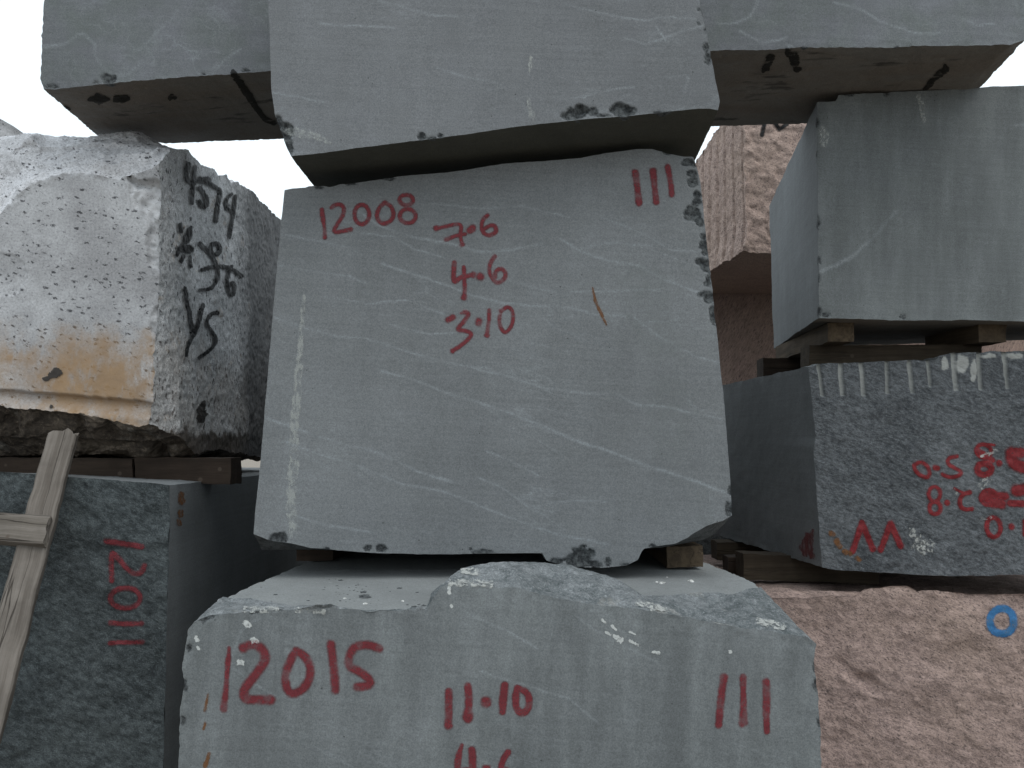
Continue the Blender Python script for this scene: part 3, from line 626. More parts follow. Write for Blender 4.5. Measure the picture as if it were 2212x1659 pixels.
# far rough block seen over it
stone('stone_block', 'rough grey block far behind the white granite block at the left edge', BLK,
    dict(top=pd([(-500,190,5.2),(-200,215,5.2),(-60,235,5.2),(0,252,5.2),(30,270,5.2),(62,293,5.2),(90,315,5.2)]), bottom=pd([(-500,700,5.2),(100,700,5.2)])),
    [(P3(-4.6,6.4,2.3), P3(-3.2,6.4,1.9), P3(-4.6,6.4,.8), P3(-3.2,6.4,.8))], dict(all=M['granite_far']), dict(all=.03), freq=5, base=.012, res=.02, sres=.04, seed=33)
stone('stone_block', 'dark rough block hidden behind the white granite block, carrying the far grey one', BLK,
    dict(top=pd([(-500,702,5.1),(100,702,5.1)]), bottom=np.array([P3(-4.7,5.1,-1.54), P3(-2.8,5.1,-1.54)])),
    [(P3(-4.7,6.5,.73), P3(-2.9,6.5,.73), P3(-4.7,6.5,-1.54), P3(-2.8,6.5,-1.54))], dict(all=M['dark_split']), dict(all=.02), freq=5, base=.012, res=.03, sres=.05, seed=34)

# ------------------------------------------------------------------ dark block 12011, lower left
pl = (2.75, 0, 0)
top = [(-520,1012),(-200,1012),(0,1020),(150,1030),(290,1040),(366,1048)]
bot = [(-520,2020),(352,2020)]
def dk(fx, fy, P): return .004 * fbm(P, 40, 4, 61) + .006 * fbm(P, 16, 3, 62), np.zeros(len(fx))
b11 = stone('stone_block', 'dark split-faced block marked 12011 in red turned sideways, behind the wooden ladder', BLK,
    dict(top=onplane(top, pl), bottom=onplane(bot, pl), right=onplane([top[-1],(367,1100),(362,1250),(358,1450),(352,1659),bot[-1]], pl)),
    [(P3(-2.6,5.0,-.12), P3(-1.21,5.0,-.15), P3(-2.6,5.0,-1.54), P3(-1.20,5.0,-1.54))],
    dict(front=M['dark_split'], right=M['slate_side'], all=M['slate_side']), dict(front=.004, right=.0008, all=.002), freq=14, base=.0018, res=.007, sres=.012, plane=pl, fpush=dk, seed=41)

# ------------------------------------------------------------------ right upper grey block
pl = (3.1, 0, 0)
top = [(1764,221),(1806,220),(1808,207),(1840,204),(1872,202),(1950,198),(2091,191),(2212,185),(2450,172)]
bot = [(1770,686),(1790,687),(1860,689),(2000,692),(2212,694),(2450,698)]
cE = [(1832,206,12,5),(1914,202,9,6),(1765,262,4,11,.9),(1765,334,4,8,.9),(1766,480,4,16,.9),(1767,600,4,14,.9),(1769,672,6,16,.9),(1783,679,12,5),(1951,683,8,5),(1770,560,3,12,.9)]
bri = stone('stone_block', 'squared greenish-grey block with pale vertical streaks, highest of the right stack', BLK,
    dict(top=onplane(top, pl), bottom=onplane(bot, pl), left=onplane([top[0],(1766,450),bot[0]], pl)),
    [(P3(1.335,4.12,1.235), P3(2.75,3.66,1.33), P3(1.338,4.12,.488), P3(2.75,3.66,.49))],
    dict(front=M['slate_right'], bottom=M['slate_under'], all=M['slate_side']), dict(front=.0007, bottom=.003, left=.0016, all=.004), freq=9, base=.0032, res=.006, sres=.010, chips=cE, plane=pl, seed=51,
    veins=[(5,(1772,585),(1810,570),(1850,548),(1900,500),(1935,460)),(3,(2190,270),(2260,262),(2220,300))])

# ------------------------------------------------------------------ right middle dark block with red figures
pl = (3.15, 0, 0)
top = [(1745,792),(1762,790),(1768,786),(1820,784),(1900,781),(1990,778),(2020,776),(2028,768),(2060,763),(2140,760),(2212,757),(2450,748)]
bot = [(1777,1226),(1840,1232),(1950,1240),(2080,1244),(2212,1243),(2450,1236)]
lf = [top[0],(1752,850),(1757,900),(1760,945),(1757,965),(1762,1050),(1768,1150),bot[0]]
grooves = [(1768,786,1776,855,5),(1815,784,1822,856,6),(1861,783,1867,856,6),(1914,781,1918,852,5),(1962,779,1972,850,5.5),(2003,778,2010,835,4.5),(2060,764,2067,844,7),(2113,762,2120,842,5.5),(2168,760,2178,840,5.5),(2222,758,2232,840,5.5)]
def gf(fx, fy, P):
    pu = .003 * fbm(P, 40, 4, 71) + .003 * fbm(P, 14, 3, 72); mk = np.zeros(len(fx))
    for x0, y0, x1, y1, w in grooves:
        t = (fy - y0) / (y1 - y0); xc = x0 + (x1 - x0) * t; d = np.abs(fx - xc) / (w * .95)
        ins = (t > -.3) & (t < 1) & (d < 1)
        pu = np.where(ins, .012 * np.sqrt(np.clip(1 - d * d, 0, 1)), pu); mk = np.where(ins, np.clip((1.05 - d) / .5, 0, 1) * (1.0 - .3 * np.clip(t, 0, 1)), mk)
    for (cx, cy, rx, ry, s) in [(2080,785,16,22,7),(2040,782,8,16,3),(2103,800,6,22,4),(2190,768,18,6,8),(2130,770,22,5,6)]:
        d = np.hypot((fx - cx)/rx, (fy - cy)/ry) + .5 * fbm(P, 30, 4, 80 + s)
        mk = np.maximum(mk, np.clip((1 - d) / .15, 0, 1) * 1.0)
    return pu, mk
bda = stone('stone_block', 'dark block with drill grooves along its upper edge and upside-down red figures', BLK,
    dict(top=onplane(top, pl), bottom=onplane(bot, pl), left=onplane(lf, pl)),
    [(P3(1.03,4.6,.30), P3(2.7,4.6,.36), P3(1.03,4.6,-.47), P3(2.7,4.6,-.47))],
    dict(front=M['dark_split2'], left=M['slate_side'], top=M['fract'], all=M['fract_dark']), dict(front=.003, left=.0012, top=.006, all=.004), freq=16, base=.004, res=.0042, sres=.010, plane=pl, fpush=gf, seed=61)

# ------------------------------------------------------------------ pink granite blocks
pl = (3.0, 0, 0)
top = [(1440,1296),(1560,1294),(1640,1292),(1681,1290),(1742,1290),(1800,1284),(1849,1287),(1866,1272),(1922,1265),(1961,1264),(1977,1276),(2068,1281),(2212,1284),(2460,1288)]
bot = [(1400,1865),(2460,1865)]
def pf(fx, fy, P):
    pu = .008 * fbm(P, 6, 4, 91, .5, (1, 1, 1.7)) + .0015 * fbm(P, 45, 3, 95)
    d = np.hypot((fx - 1860 - (fy - 1470) * 1.1) / 30., (fy - 1470) / 42.) + .3 * fbm(P, 16, 3, 92)
    pu += np.where(d < 1, .022 * (1 - d), 0)
    pu += .03 * np.clip((fy - 1330 - .18 * (fx - 1700)) / 60., -1, 0) * -1 * 0
    return pu, np.zeros(len(fx))
bpk = stone('stone_block', 'rough pink granite block with a blue painted ring, at the foot of the right stack', BLK,
    dict(top=onplane(top, pl), bottom=onplane(bot, pl)),
    [dict(top=pd([(1450,1290,3.08),(1640,1281,3.08),(1700,1270,3.08),(1740,1283,3.08),(1800,1276,3.08),(1850,1281,3.06),(1900,1285,3.06),(1960,1290,3.06),(2000,1298,3.06),(2200,1302,3.06),(2450,1302,3.06)]), bottom=np.array([P3(.45,3.08,-1.54), P3(2.35,3.08,-1.54)])),
     (P3(.55,4.6,-.60), P3(2.6,4.6,-.66), P3(.5,4.6,-1.54), P3(2.6,4.6,-1.54))],
    dict(all=M['pink']), dict(front=.004, top=.007, all=.008), freq=9, base=.006, res=.0055, sres=.010, plane=pl, fpush=pf, seed=71)

def drill(P, FI):
    m = (FI == FACES.index('left')); t = P[:, 1] * 2 * math.pi / .125 + .7 * vnoise(P * np.array([0, 2.5, .3]), 3)
    gsh = np.clip((np.cos(t) - .68) / .32, 0, 1) * m * (vnoise(P * np.array([0, 3., .8]), 8) > -.6)
    dv = np.zeros_like(P); dv[:, 0] += .030 * np.sqrt(gsh); return dv, gsh * .7
stone('stone_block', 'rough pink block with vertical drill marks, behind between the central and right stacks', BLK,
    dict(top=pd([(1607,190,4.6),(1800,180,4.6),(2050,170,4.6)]), bottom=pd([(1604,541,4.6),(1630,545,4.6),(1665,551,4.6),(1800,552,4.6),(2050,552,4.6)]), left=pd([(1607,190,4.6),(1608,300,4.6),(1611,420,4.6),(1614,480,4.6),(1604,541,4.6)])),
    [dict(top=pd([(1480,385,5.6),(2000,385,5.6)]), bottom=pd([(1470,628,5.6),(2000,628,5.6)])), (P3(1.2,6.3,1.9), P3(2.8,6.3,1.9), P3(1.2,6.3,1.1), P3(2.8,6.3,1.1))],
    dict(bottom=M['pink_shade'], all=M['pink_far']), dict(front=.009, left=.006, bottom=.002, all=.008), freq=20, base=.008, res=.010, sres=.007, seed=81, push3=drill, gain=.6)
stone('stone_block', 'shaded brownish-pink block under the drilled pink one, behind the central and right stacks', BLK,
    dict(top=pd([(1420,618,5.75),(1535,622,5.75),(1600,626,5.75),(1665,633,5.75),(1900,633,5.75),(2420,638,5.75)]), bottom=np.array([P3(1.0,5.75,-1.54), P3(4.4,5.75,-1.54)])),
    [(P3(1.0,7.2,1.08), P3(4.4,7.2,1.08), P3(1.0,7.2,-1.54), P3(4.4,7.2,-1.54))], dict(all=M['pink_shade']), dict(all=.003), freq=9, base=.005, res=.02, sres=.05, seed=91)

for lab_, c_ in [('added dark block keeping light out of the left gap, low and far behind', (-1.45, -.55, -1.54, -.099)), ('added unseen dark block above the low one, keeping light out of the left gap', (-1.5, -.5, -.094, 1.02)), ('added dark block far behind, keeping light from under the central stack', (-.50, .90, -1.54, -.10))]:  # blocks added mostly out of view to keep light out of the gaps
    xa, xb, za, zb = c_
    stone('stone_block', lab_, BLK, dict(top=np.array([P3(xa,5.06,zb), P3(xb,5.06,zb)]), bottom=np.array([P3(xa,5.06,za), P3(xb,5.06,za)])),
        [(P3(xa,5.68,zb), P3(xb,5.68,zb), P3(xa,5.68,za), P3(xb,5.68,za))], dict(all=M['dark_split']), dict(all=.006), freq=8, base=.002, res=.03, sres=.05, seed=int(120 + zb * 10))

# ------------------------------------------------------------------ timbers
def timber(label, F4, B4, mat, seed, res=.008, amp=.002, group='timbers between the stacked blocks', name='timber'):
    return stone(name, label, 'timber', dict(top=np.array(F4[:2]), bottom=np.array(F4[2:])), [tuple(B4)], dict(all=mat), dict(all=amp), freq=18, base=.0025, res=res, sres=.02, seed=seed, group=group)
def crossbar(label, x0, x1, yt0, yt1, yb0, yb1, d, dep, mat, seed, **kw):
    F = pd([(x0, yt0, d), (x1, yt1, d), (x0, yb0, d), (x1, yb1, d)]); B = F.copy(); B[:, 1] += dep
    return timber(label, F, B, mat, seed, **kw)
crossbar('dark timber under the left end of the white granite block', -420, 286, 986, 990, 1026, 1039, 3.06, .12, M['wood_dark'], 101)
crossbar('dark timber under the right end of the white granite block, above the block marked 12011', 292, 498, 988, 990, 1040, 1047, 3.05, .12, M['wood_dark'], 102)
crossbar('dark timber deep behind, under the far end of the white granite block', -100, 470, 987, 990, 1016, 1019, 4.3, .12, M['wood_dark'], 103)
def endbar(label, x0, x1, yt, yb, d, dep, mat, seed, dx=0.):
    F = pd([(x0, yt, d), (x1, yt, d), (x0, yb, d), (x1, yb, d)]); B = F.copy(); B[:, 1] += dep; B[:, 0] += dx
    return timber(label, F, B, mat, seed)
endbar('brown timber end showing under the right corner of the block marked 12008', 1440, 1518, 1180, 1226, 2.665, 1.6, M['wood_mid'], 104)
endbar('dark timber under the left part of the block marked 12008', 640, 720, 1172, 1212, 2.85, 1.4, M['wood_dark'], 105)
endbar('brown timber end under the left corner of the right upper block', 1789, 1845, 697, 738, 3.2, .8, M['wood_mid'], 106, .05)
endbar('brown timber end under the right upper block, near the right edge', 2114, 2174, 698, 739, 3.2, .42, M['wood_mid'], 107, .0)
crossbar('dark timber lying crosswise on the grooved dark block, its end at the left', 1648, 1752, 773, 775, 818, 820, 3.8, .10, M['wood_dark'], 108)
crossbar('dark timber lying crosswise just under the right upper block', 1748, 2120, 746, 744, 800, 798, 3.32, .10, M['wood_mid_x'], 109)
crossbar('brown timber under the near left corner of the grooved dark block', 1606, 1900, 1197, 1206, 1252, 1262, 3.42, .12, M['wood_mid_x'], 110)
crossbar('dark timber farther back under the grooved dark block', 1549, 1900, 1171, 1178, 1210, 1215, 4.0, .12, M['wood_mid_x'], 111)
crossbar('short dark timber offcut beside the brown timber under the grooved dark block', 1574, 1602, 1204, 1204, 1240, 1240, 3.6, .10, M['wood_dark'], 112)
stone('stone_block', 'dark rough block low in the gap behind the timbers, between the central and right stacks', BLK,
    dict(top=np.array([P3(.95,5.0,-.42), P3(1.75,5.0,-.45)]), bottom=np.array([P3(.95,5.0,-1.54), P3(1.8,5.0,-1.54)])), [(P3(.95,5.6,-.42), P3(1.8,5.6,-.45), P3(.95,5.6,-1.54), P3(1.8,5.6,-1.54))],
    dict(all=M['fract_dark']), dict(all=.012), freq=8, base=.01, res=.02, sres=.04, seed=113)

# ------------------------------------------------------------------ wooden ladder leaning at the left
lad = bpy.data.objects.new('wooden_ladder', None); link(lad)
tag(lad, 'weathered wooden ladder leaning on the blocks at the lower left edge', 'ladder')
def bar(name, p0, p1, wv, hv, mat, seed, ragged=0.):
    """bar from p0 to p1 with section vectors wv and hv"""
    p0, p1, wv, hv = [np.asarray(v, float) for v in (p0, p1, wv, hv)]
    L = np.linalg.norm(p1 - p0); n = int(L / .008); m = 7; q = np.linspace(-.5, .5, m)
    per = [(a, -.5) for a in q[:-1]] + [(.5, a) for a in q[:-1]] + [(-a, .5) for a in q[:-1]] + [(-.5, -a) for a in q[:-1]]
    k_ = len(per); t = np.linspace(0, 1, n)
    V = (p0 + (p1 - p0) * t[:, None])[:, None] + np.array([wv * a * (1 - .10 * (abs(a) == .5 and abs(b) == .5)) + hv * b * (1 - .10 * (abs(a) == .5 and abs(b) == .5)) for a, b in per])[None]
    jag = ragged * np.array([vnoise(np.array([[a * 4 + 3.1, b * 4 + .7, seed + .5]]), 5)[0] for a, b in per])
    V[0] += (p1 - p0)[None] / L * jag[:, None]; V = V.reshape(-1, 3)
    V = V + np.stack([fbm(V, 14, 4, seed + j) for j in range(3)], -1) * .0022
    i, j = np.meshgrid(np.arange(n - 1), np.arange(k_), indexing='ij'); j2 = (j + 1) % k_
    Q = np.stack([i*k_ + j, i*k_ + j2, (i+1)*k_ + j2, (i+1)*k_ + j], -1).reshape(-1, 4)
    c0, c1 = len(V), len(V) + 1; V = np.vstack([V, V[:k_].mean(0), V[(n-1)*k_:n*k_].mean(0)])
    jj = np.arange(0, k_, 1)
    cap0 = np.stack([np.full(k_, c0), (jj+1) % k_, jj, jj], -1); cap1 = np.stack([np.full(k_, c1), (n-1)*k_ + jj, (n-1)*k_ + (jj+1) % k_, (n-1)*k_ + (jj+1) % k_], -1)
    me = bpy.data.meshes.new(name); org = np.array(lad.location)
    me.from_pydata([tuple(v - org) for v in V], [], [tuple(int(a) for a in f) for f in Q] + [tuple(int(a) for a in f[:3]) for f in np.vstack([cap0, cap1])])
    me.materials.append(mat)
    G3 = np.zeros((len(me.vertices), 3)); G3[:n*k_, 0] = np.tile([a for a, b in per], n) * np.linalg.norm(wv); G3[:n*k_, 1] = np.tile([b for a, b in per], n) * np.linalg.norm(hv); G3[:n*k_, 2] = np.repeat(t * L, k_); G3[-1, 2] = L
    for i_, a_ in enumerate(('gx', 'gy', 'gz')):
        at = me.attributes.new(a_, 'FLOAT', 'POINT'); at.data.foreach_set('value', G3[:, i_].astype(np.float32))
    me.update()
    o = bpy.data.objects.new(name, me); link(o, lad)
    import bmesh
    b = bmesh.new(); b.from_mesh(me); bmesh.ops.recalc_face_normals(b, faces=b.faces); b.to_mesh(me); b.free()
    return o
T0 = W(137, 938, 2.80); T1 = W(-12, 1500, 2.33); dirv = T1 - T0
lad.location = tuple(T0 + dirv * (( .0 - T0[2]) / dirv[2]))
LL = np.linalg.norm(dirv); u_ = dirv / LL; Tb = T0 + dirv * ((.02 - T0[2]) / dirv[2])
xv = np.array([.93, .30, 0.]); xv -= u_ * np.dot(xv, u_); xv /= np.linalg.norm(xv); hv_ = np.cross(u_, xv); hv_ /= np.linalg.norm(hv_)
hvv = hv_ if hv_[1] > 0 else -hv_
side = xv
bar('rail', T0, Tb, side * .088, hvv * .046, M['wood_grey'], 200, .03)
off_ = -np.array([.62, 0, .0]) + u_ * .0
bar('rail', T0 + off_, Tb + off_, side * .088, hvv * .046, M['wood_grey'], 201, .03)
def rung(t, seed):
    c = T0 + dirv * t; fwd = -hvv * .045
    a = c + fwd + side * .040 + np.array([0, 0, -.012]); b = c + fwd + off_ - side * .05 + np.array([0, 0, .035])
    bar('rung', a, b, u_ * .098, hvv * .046, M['wood_grey_x'], seed, .008)
rung(.435, 210); rung(1.25, 211); rung(2.0, 212)

# ------------------------------------------------------------------ written and scraped marks
def S(ox, oy, s, w, pts):
    return [(ox + s * p[0], oy + s * p[1], s * (p[2] if len(p) > 2 else w)) for p in pts]
def ell(cx, cy, rx, ry, rot=0, n=20):
    return [(cx + rx*math.cos(t)*math.cos(rot) - ry*math.sin(t)*math.sin(rot), cy + rx*math.cos(t)*math.sin(rot) + ry*math.sin(t)*math.cos(rot)) for t in [2*math.pi*i/n for i in range(n + 1)]]
def smooth(pts, it=2):
    for _ in range(it):
        q = [pts[0]]
        for a, b in zip(pts[:-1], pts[1:]):
            a3 = a if len(a) > 2 else a + (None,); b3 = b if len(b) > 2 else b + (None,)
            def mixp(k):
                xy = (a3[0]*(1-k) + b3[0]*k, a3[1]*(1-k) + b3[1]*k)
                return xy if a3[2] is None or b3[2] is None else xy + (a3[2]*(1-k) + b3[2]*k,)
            q += [mixp(.25), mixp(.75)]
        q.append(pts[-1]); pts = q
    return pts
A1 = lambda w, *p: S(668, 388.3, .14045, w, smooth(list(p)))
paint(b08, 'painted_number', 'red number 12008', [
    A1(31,(195,465,33),(215,620,33),(233,720,22),(240,890,30)), A1(29,(350,430),(400,385),(480,375),(545,440),(515,560),(440,670),(370,790),(410,810),(520,790),(640,765,32)),
    S(668,388.3,.14045,29, ell(810,535,115,150)), A1(29,(1165,350),(1080,420),(1032,540),(1070,650),(1150,680),(1260,640),(1305,540),(1270,410),(1165,350)),
    S(668,388.3,.14045,29, ell(1492,312,105,78)), S(668,388.3,.14045,29, ell(1515,560,122,108))], M['red'], .5)
A2 = lambda w, *p: S(916.5, 450.5, .19663, w, smooth(list(p)))
paint(b08, 'painted_number', 'red dimensions 7.6, 4.6 and 3.10 one below another', [
    A2(18,(130,215,26),(190,208,17),(260,192),(370,165),(410,190),(395,300),(415,390,28)), A2(19,(245,340,24),(340,300),(450,280)), A2(34,(500,238),(530,215)),
    A2(20,(700,70,12),(640,120),(625,215),(660,280),(720,300),(795,260),(780,190),(725,180),(670,220)),
    A2(23,(330,590,16),(322,700),(325,825,28),(400,750),(530,730,32)), A2(19,(435,645),(440,800),(450,900,12),(437,975,30)), A2(37,(610,745),(612,748)),
    A2(20,(775,525),(720,600),(710,700),(770,805,26),(820,820),(895,760),(890,690),(840,655),(780,690),(775,760)),
    A2(28,(262,1222),(315,1195)), A2(20,(400,1150,10),(465,1135,28),(495,1165),(410,1270),(350,1335,26),(480,1345),(530,1385,24),(440,1480),(310,1565,24)), A2(32,(598,1255),(602,1235)),
    A2(18,(715,1115),(710,1230),(690,1385,28)), A2(18,(845,1125,24),(920,1070),(975,1130),(975,1260),(920,1350),(870,1365),(820,1260),(830,1175))], M['red'], .6)
A3 = lambda w, *p: S(1320.4, 310.7, .23418, w, smooth(list(p)))
paint(b08, 'painted_number', 'red tally of three strokes near the upper right corner', [A3(27,(222,265,30),(240,400,25),(255,545,29)), A3(25,(385,255,32),(400,400,22),(415,535,27)), A3(25,(520,215,27),(543,330,21),(560,465,26))], M['red'], .45)
A4 = lambda w, *p: S(1475.7, 1382.5, .14985, w, smooth(list(p)))
paint(b15, 'painted_number', 'red tally of three strokes near the right edge', [A4(50,(588,540,60),(540,850),(510,1220,48)), A4(48,(865,535,48),(865,720,36),(868,880,44),(870,1000,42),(862,1190,62)), A4(52,(1195,600),(1205,800),(1195,1000,42),(1205,1320,42))], M['red'], .35)
A5 = lambda w, *p: S(1901.4, 893.2, .21063, w, smooth(list(p)))
E5 = lambda w, *a: S(1901.4, 893.2, .21063, w, ell(*a))
paint(bda, 'painted_number', 'upside-down red figures with dots, partly struck over', [
    A5(20,(345,530),(415,490),(490,540),(510,620),(480,662),(400,630),(355,580),(345,530)), A5(28,(560,555),(585,560)), A5(20,(785,440),(700,450),(680,510),(760,560),(840,600),(800,645),(700,655),(630,620,14)),
    E5(20,1060,385,80,68,.3), A5(28,(1000,385,14),(1120,450),(1150,480)), E5(34,1065,570,72,58), A5(14,(1060,310),(1170,325)), A5(30,(1215,505),(1217,515)), A5(58,(1340,400),(1350,500),(1430,545),(1530,570)), A5(50,(1340,400),(1440,400)),
    E5(20,555,825,60,75), E5(22,560,968,58,62), A5(30,(683,912),(684,920)), A5(22,(915,810,26),(840,830),(810,890),(820,960),(870,985),(935,980,26)), A5(14,(760,770),(850,815)),
    A5(48,(1080,850),(1130,910),(1240,930)), A5(40,(1130,830),(1290,850,24)), E5(18,1110,860,85,80), A5(60,(1400,790),(1560,770)), A5(34,(1330,920),(1560,925)),
    E5(24,1160,1165,72,100,-.1), A5(30,(1343,1160),(1346,1165)), A5(22,(1480,1100),(1478,1240))], M['red_b'], .3, off=.002)
A6 = lambda w, *p: S(1590.7, 738, .2809, w, [q for q in p])
paint(bda, 'painted_number', 'two red inverted V strokes low on the left', [A6(23,(893,1610),(965,1392)), A6(23,(965,1392),(1048,1595)), A6(23,(1108,1600),(1185,1398)), A6(23,(1185,1398),(1262,1572))], M['red_b'], .3, off=.002)
paint(bda, 'paint_drip', 'dull red paint smear on the shaded left side', [A6(26,(520,1560,18),(560,1500,26),(575,1600,26)), A6(22,(560,1500),(590,1450,10)), A6(26,(515,1600),(585,1640))], scuff('red_smear', (.16, .02, .02), .42, .6, (1, 1, .3), 60, .6), .4, off=.002, ragged=.5, rf=.10)
A7 = lambda w, *p: S(0, 932, .43819, w, smooth(list(p)))
paint(b11, 'painted_number', 'red number 12011 running down the face on its side', [A7(12,(525,540),(610,552),(700,567)), A7(11,(553,735),(550,600),(565,600),(625,675),(665,705),(700,695),(714,660)), S(0,932,.43819,11,ell(620,820,74,50)), A7(11,(548,943),(625,948),(700,945)), A7(10,(545,1042),(625,1038),(702,1036))], M['red'], .5, off=.003)
A8 = lambda w, *p: S(349.5, 1126.2, .3211, w, smooth(list(p)))
paint(b15, 'painted_number', 'red number 12015', [
    A8(15,(453,850,10),(451,885,9),(447,940,18),(440,1010,11),(435,1100,14),(430,1150,15),(416,1260,19)), A8(24,(545,852,20),(600,822),(680,850),(705,930),(640,1020),(550,1130),(555,1195),(640,1200),(735,1200)),
    A8(22,(905,872),(850,960),(825,1060),(860,1170),(960,1130),(1012,1010),(970,905),(905,872)), A8(22,(1138,825),(1155,950),(1167,1135)), A8(22,(1462,852),(1380,825),(1280,845),(1245,975),(1330,1005),(1410,1070),(1390,1105),(1315,1115))], M['red'], .75)
A9 = lambda w, *p: S(916.5, 1436.9, .14045, w, smooth(list(p)))
paint(b15, 'painted_number', 'red dimensions 11.10 above the cut-off 4.6', [
    A9(55,(378,400,50),(375,700),(370,920,62)), A9(56,(672,310,50),(685,520),(680,700,62),(670,800,76)), A9(76,(946,560),(950,575)), A9(58,(1234,310),(1212,520,62),(1205,715,48)),
    A9(50,(1430,350),(1570,400),(1625,520),(1590,690),(1500,755),(1420,680),(1400,520),(1430,350)),
    A9(48,(578,1225,26),(525,1380,42),(510,1600)), A9(45,(510,1620),(780,1615)), A9(52,(735,1300),(748,1500),(750,1800)), A9(66,(950,1595),(960,1600)), A9(46,(1290,1335),(1200,1470),(1175,1620),(1220,1760),(1330,1750),(1350,1650),(1250,1610))], M['red'], .35)
paint(bpk, 'painted_ring', 'blue ring', [S(1590.7,1193,.2809,29,ell(2040,530,93,97))], M['blue'], .25, off=.002)
B1 = lambda w, *p: S(0, 271.8, .2809, w, smooth(list(p)))
B2 = lambda w, *p: S(0, 660.2, .2809, w, smooth(list(p)))
paint(bgr, 'painted_number', 'black figures in four rows', [
    B1(16,(1438,295,20),(1418,370,22),(1430,430),(1485,440)), B1(13,(1490,315),(1477,430),(1465,595)), B1(28,(1530,420),(1585,420)), B1(17,(1525,480),(1575,540),(1585,605),(1550,635),(1520,580)),
    B1(15,(1590,440),(1650,475),(1690,500),(1668,600),(1650,735)), B1(13,(1770,525),(1722,570),(1735,640),(1785,665)), B1(13,(1800,540),(1790,650),(1770,760),(1757,860)),
    B1(17,(1372,765),(1380,810)), B1(22,(1455,780,12),(1440,840,32),(1415,890,26)), B1(32,(1390,945),(1450,950)), B1(15,(1362,945),(1350,995)), B1(15,(1398,1000),(1380,1045)), B1(13,(1450,1005),(1457,1080)),
    B1(16,(1530,910,20),(1570,950),(1620,985)), S(0,271.8,.2809,16,ell(1645,948,36,44)), B1(13,(1620,1000,20),(1660,1070),(1670,1170),(1620,1255),(1525,1265)), B1(15,(1540,1110),(1630,1078),(1760,1090),(1850,1155)),
    B1(13,(1772,1080),(1735,1160),(1745,1270),(1775,1315),(1800,1260),(1785,1195),(1750,1235)),
    B1(14,(1410,1250),(1430,1370),(1478,1615)), B1(15,(1478,1615),(1520,1500),(1548,1380)), B2(13,(1475,225),(1430,310),(1420,385)), B2(13,(1660,55,18),(1610,60),(1570,130),(1610,190),(1660,260),(1620,330),(1520,400))], M['black'], .3, off=.007, step=.7)
far = [o for o in scene.objects if o.get('label', '').startswith('rough pink block with vertical')][0]
paint(far, 'painted_mark', 'cut-off black marks just under the long block', [S(1590.7,0,.2809,14,[(225,900),(212,965),(196,1040)]), S(1590.7,0,.2809,13,[(290,930),(330,995),(390,955)]), S(1590.7,0,.2809,11,[(385,955),(395,900)])], M['black'], .4, off=.004)
# scrapes and stains
paint(b08, 'lime_streak', 'broken white vertical streak', [[(657,640,3),(650,740,4),(645,800,6),(640,870,7),(636,930,7),(634,1000,8),(630,1060,9),(632,1150,8)]], M['white_scuff'], .8, step=1.6, ragged=.5, rf=.10)
paint(b08, 'lime_streak', 'faint pale vertical streak', [[(786,700,3),(785,760,3),(784,830,3)]], M['chalk'], 1.2, ragged=.5, rf=.10)
paint_each(b08, 'rust_mark', 'thin curved rust line', [[(1280,622,1.2),(1286,650,2.2),(1296,672,2.4),(1310,701,1.6)]], M['rust'], .5, step=1.2, ragged=.5, rf=.10)
paint_each(b08, 'pale_rub', 'pale rubbed area towards the right edge', [[(1395,610,28),(1410,680,30),(1425,740,26)], [(1440,860,30),(1440,950,24)], [(1515,1060,8),(1525,1120,9)]], M['chalk'], 1.2, step=3, ragged=.5, rf=.10)
paint_each(bup, 'white_splash', 'two white drips', [[(1147,125,3),(1146,140,5.5),(1145,148,3),(1144,158,1.5)], [(1142,214,2.5),(1144,232,3.5),(1150,250,5),(1148,263,4)]], M['white_scuff'], .6, step=1.2, ragged=.5, rf=.10)
paint(bup, 'scrape_mark', 'pale curved scrape at the lower left corner', [smooth([(620,284,5),(650,287,7),(690,296,5),(716,311,2)])], M['pale_scuff'], 1.0, ragged=.5, rf=.10)
paint_each(bri, 'scrape_mark', 'pale patches down the left edge', [[(1776,278,4),(1780,290,7),(1778,312,6)], [(1984,208,4),(1990,222,5),(1996,262,3)]], M['pale_scuff'], .8, ragged=.5, rf=.10)
paint_each(b15, 'rust_mark', 'brown rust streak at the left edge', [[(443,1535,2.5),(450,1500,2)], [(444,1560,2),(440,1575,1.5)], [(452,1628,3),(444,1655,3.5)]], M['rust'], .6, ragged=.5, rf=.10)
paint_each(b15, 'quartz_spot', 'small white crystals in the face', [[(1300,1338,2),(1308,1345,1.5)], [(1322,1352,2),(1330,1360,1.5)], [(1308,1365,1.5),(1318,1370,2)], [(1326,1374,3),(1340,1382,4)], [(1360,1365,2),(1372,1370,1)], [(1362,1385,2.5),(1378,1394,2)], [(1410,1408,2),(1423,1410,3)], [(532,1348,5),(540,1352,3)], [(548,1382,5),(556,1384,3)], [(423,1378,3),(427,1382,3)], [(428,1398,2),(430,1402,2)], [(520,1430,5),(525,1432,3)], [(975,1308,3),(976,1310,2)], [(1577,1408,3),(1578,1409,2)], [(970,1268,2),(970,1280,3)]], M['quartz'], .7, step=1.2, ragged=.55, rf=.22)
paint_each(b15, 'quartz_vein', 'white crusts along the broken edge', [[(975,1262,4),(1010,1258,5),(1060,1262,4)], [(1000,1234,5),(1030,1238,5)], [(1380,1305,5),(1440,1318,4)], [(1640,1345,5),(1690,1355,6)], [(530,1318,4),(600,1316,3)], [(640,1318,3),(700,1320,3)]], M['crust'], 1.2, step=1.6, off=.003, ragged=.7, rf=.15)
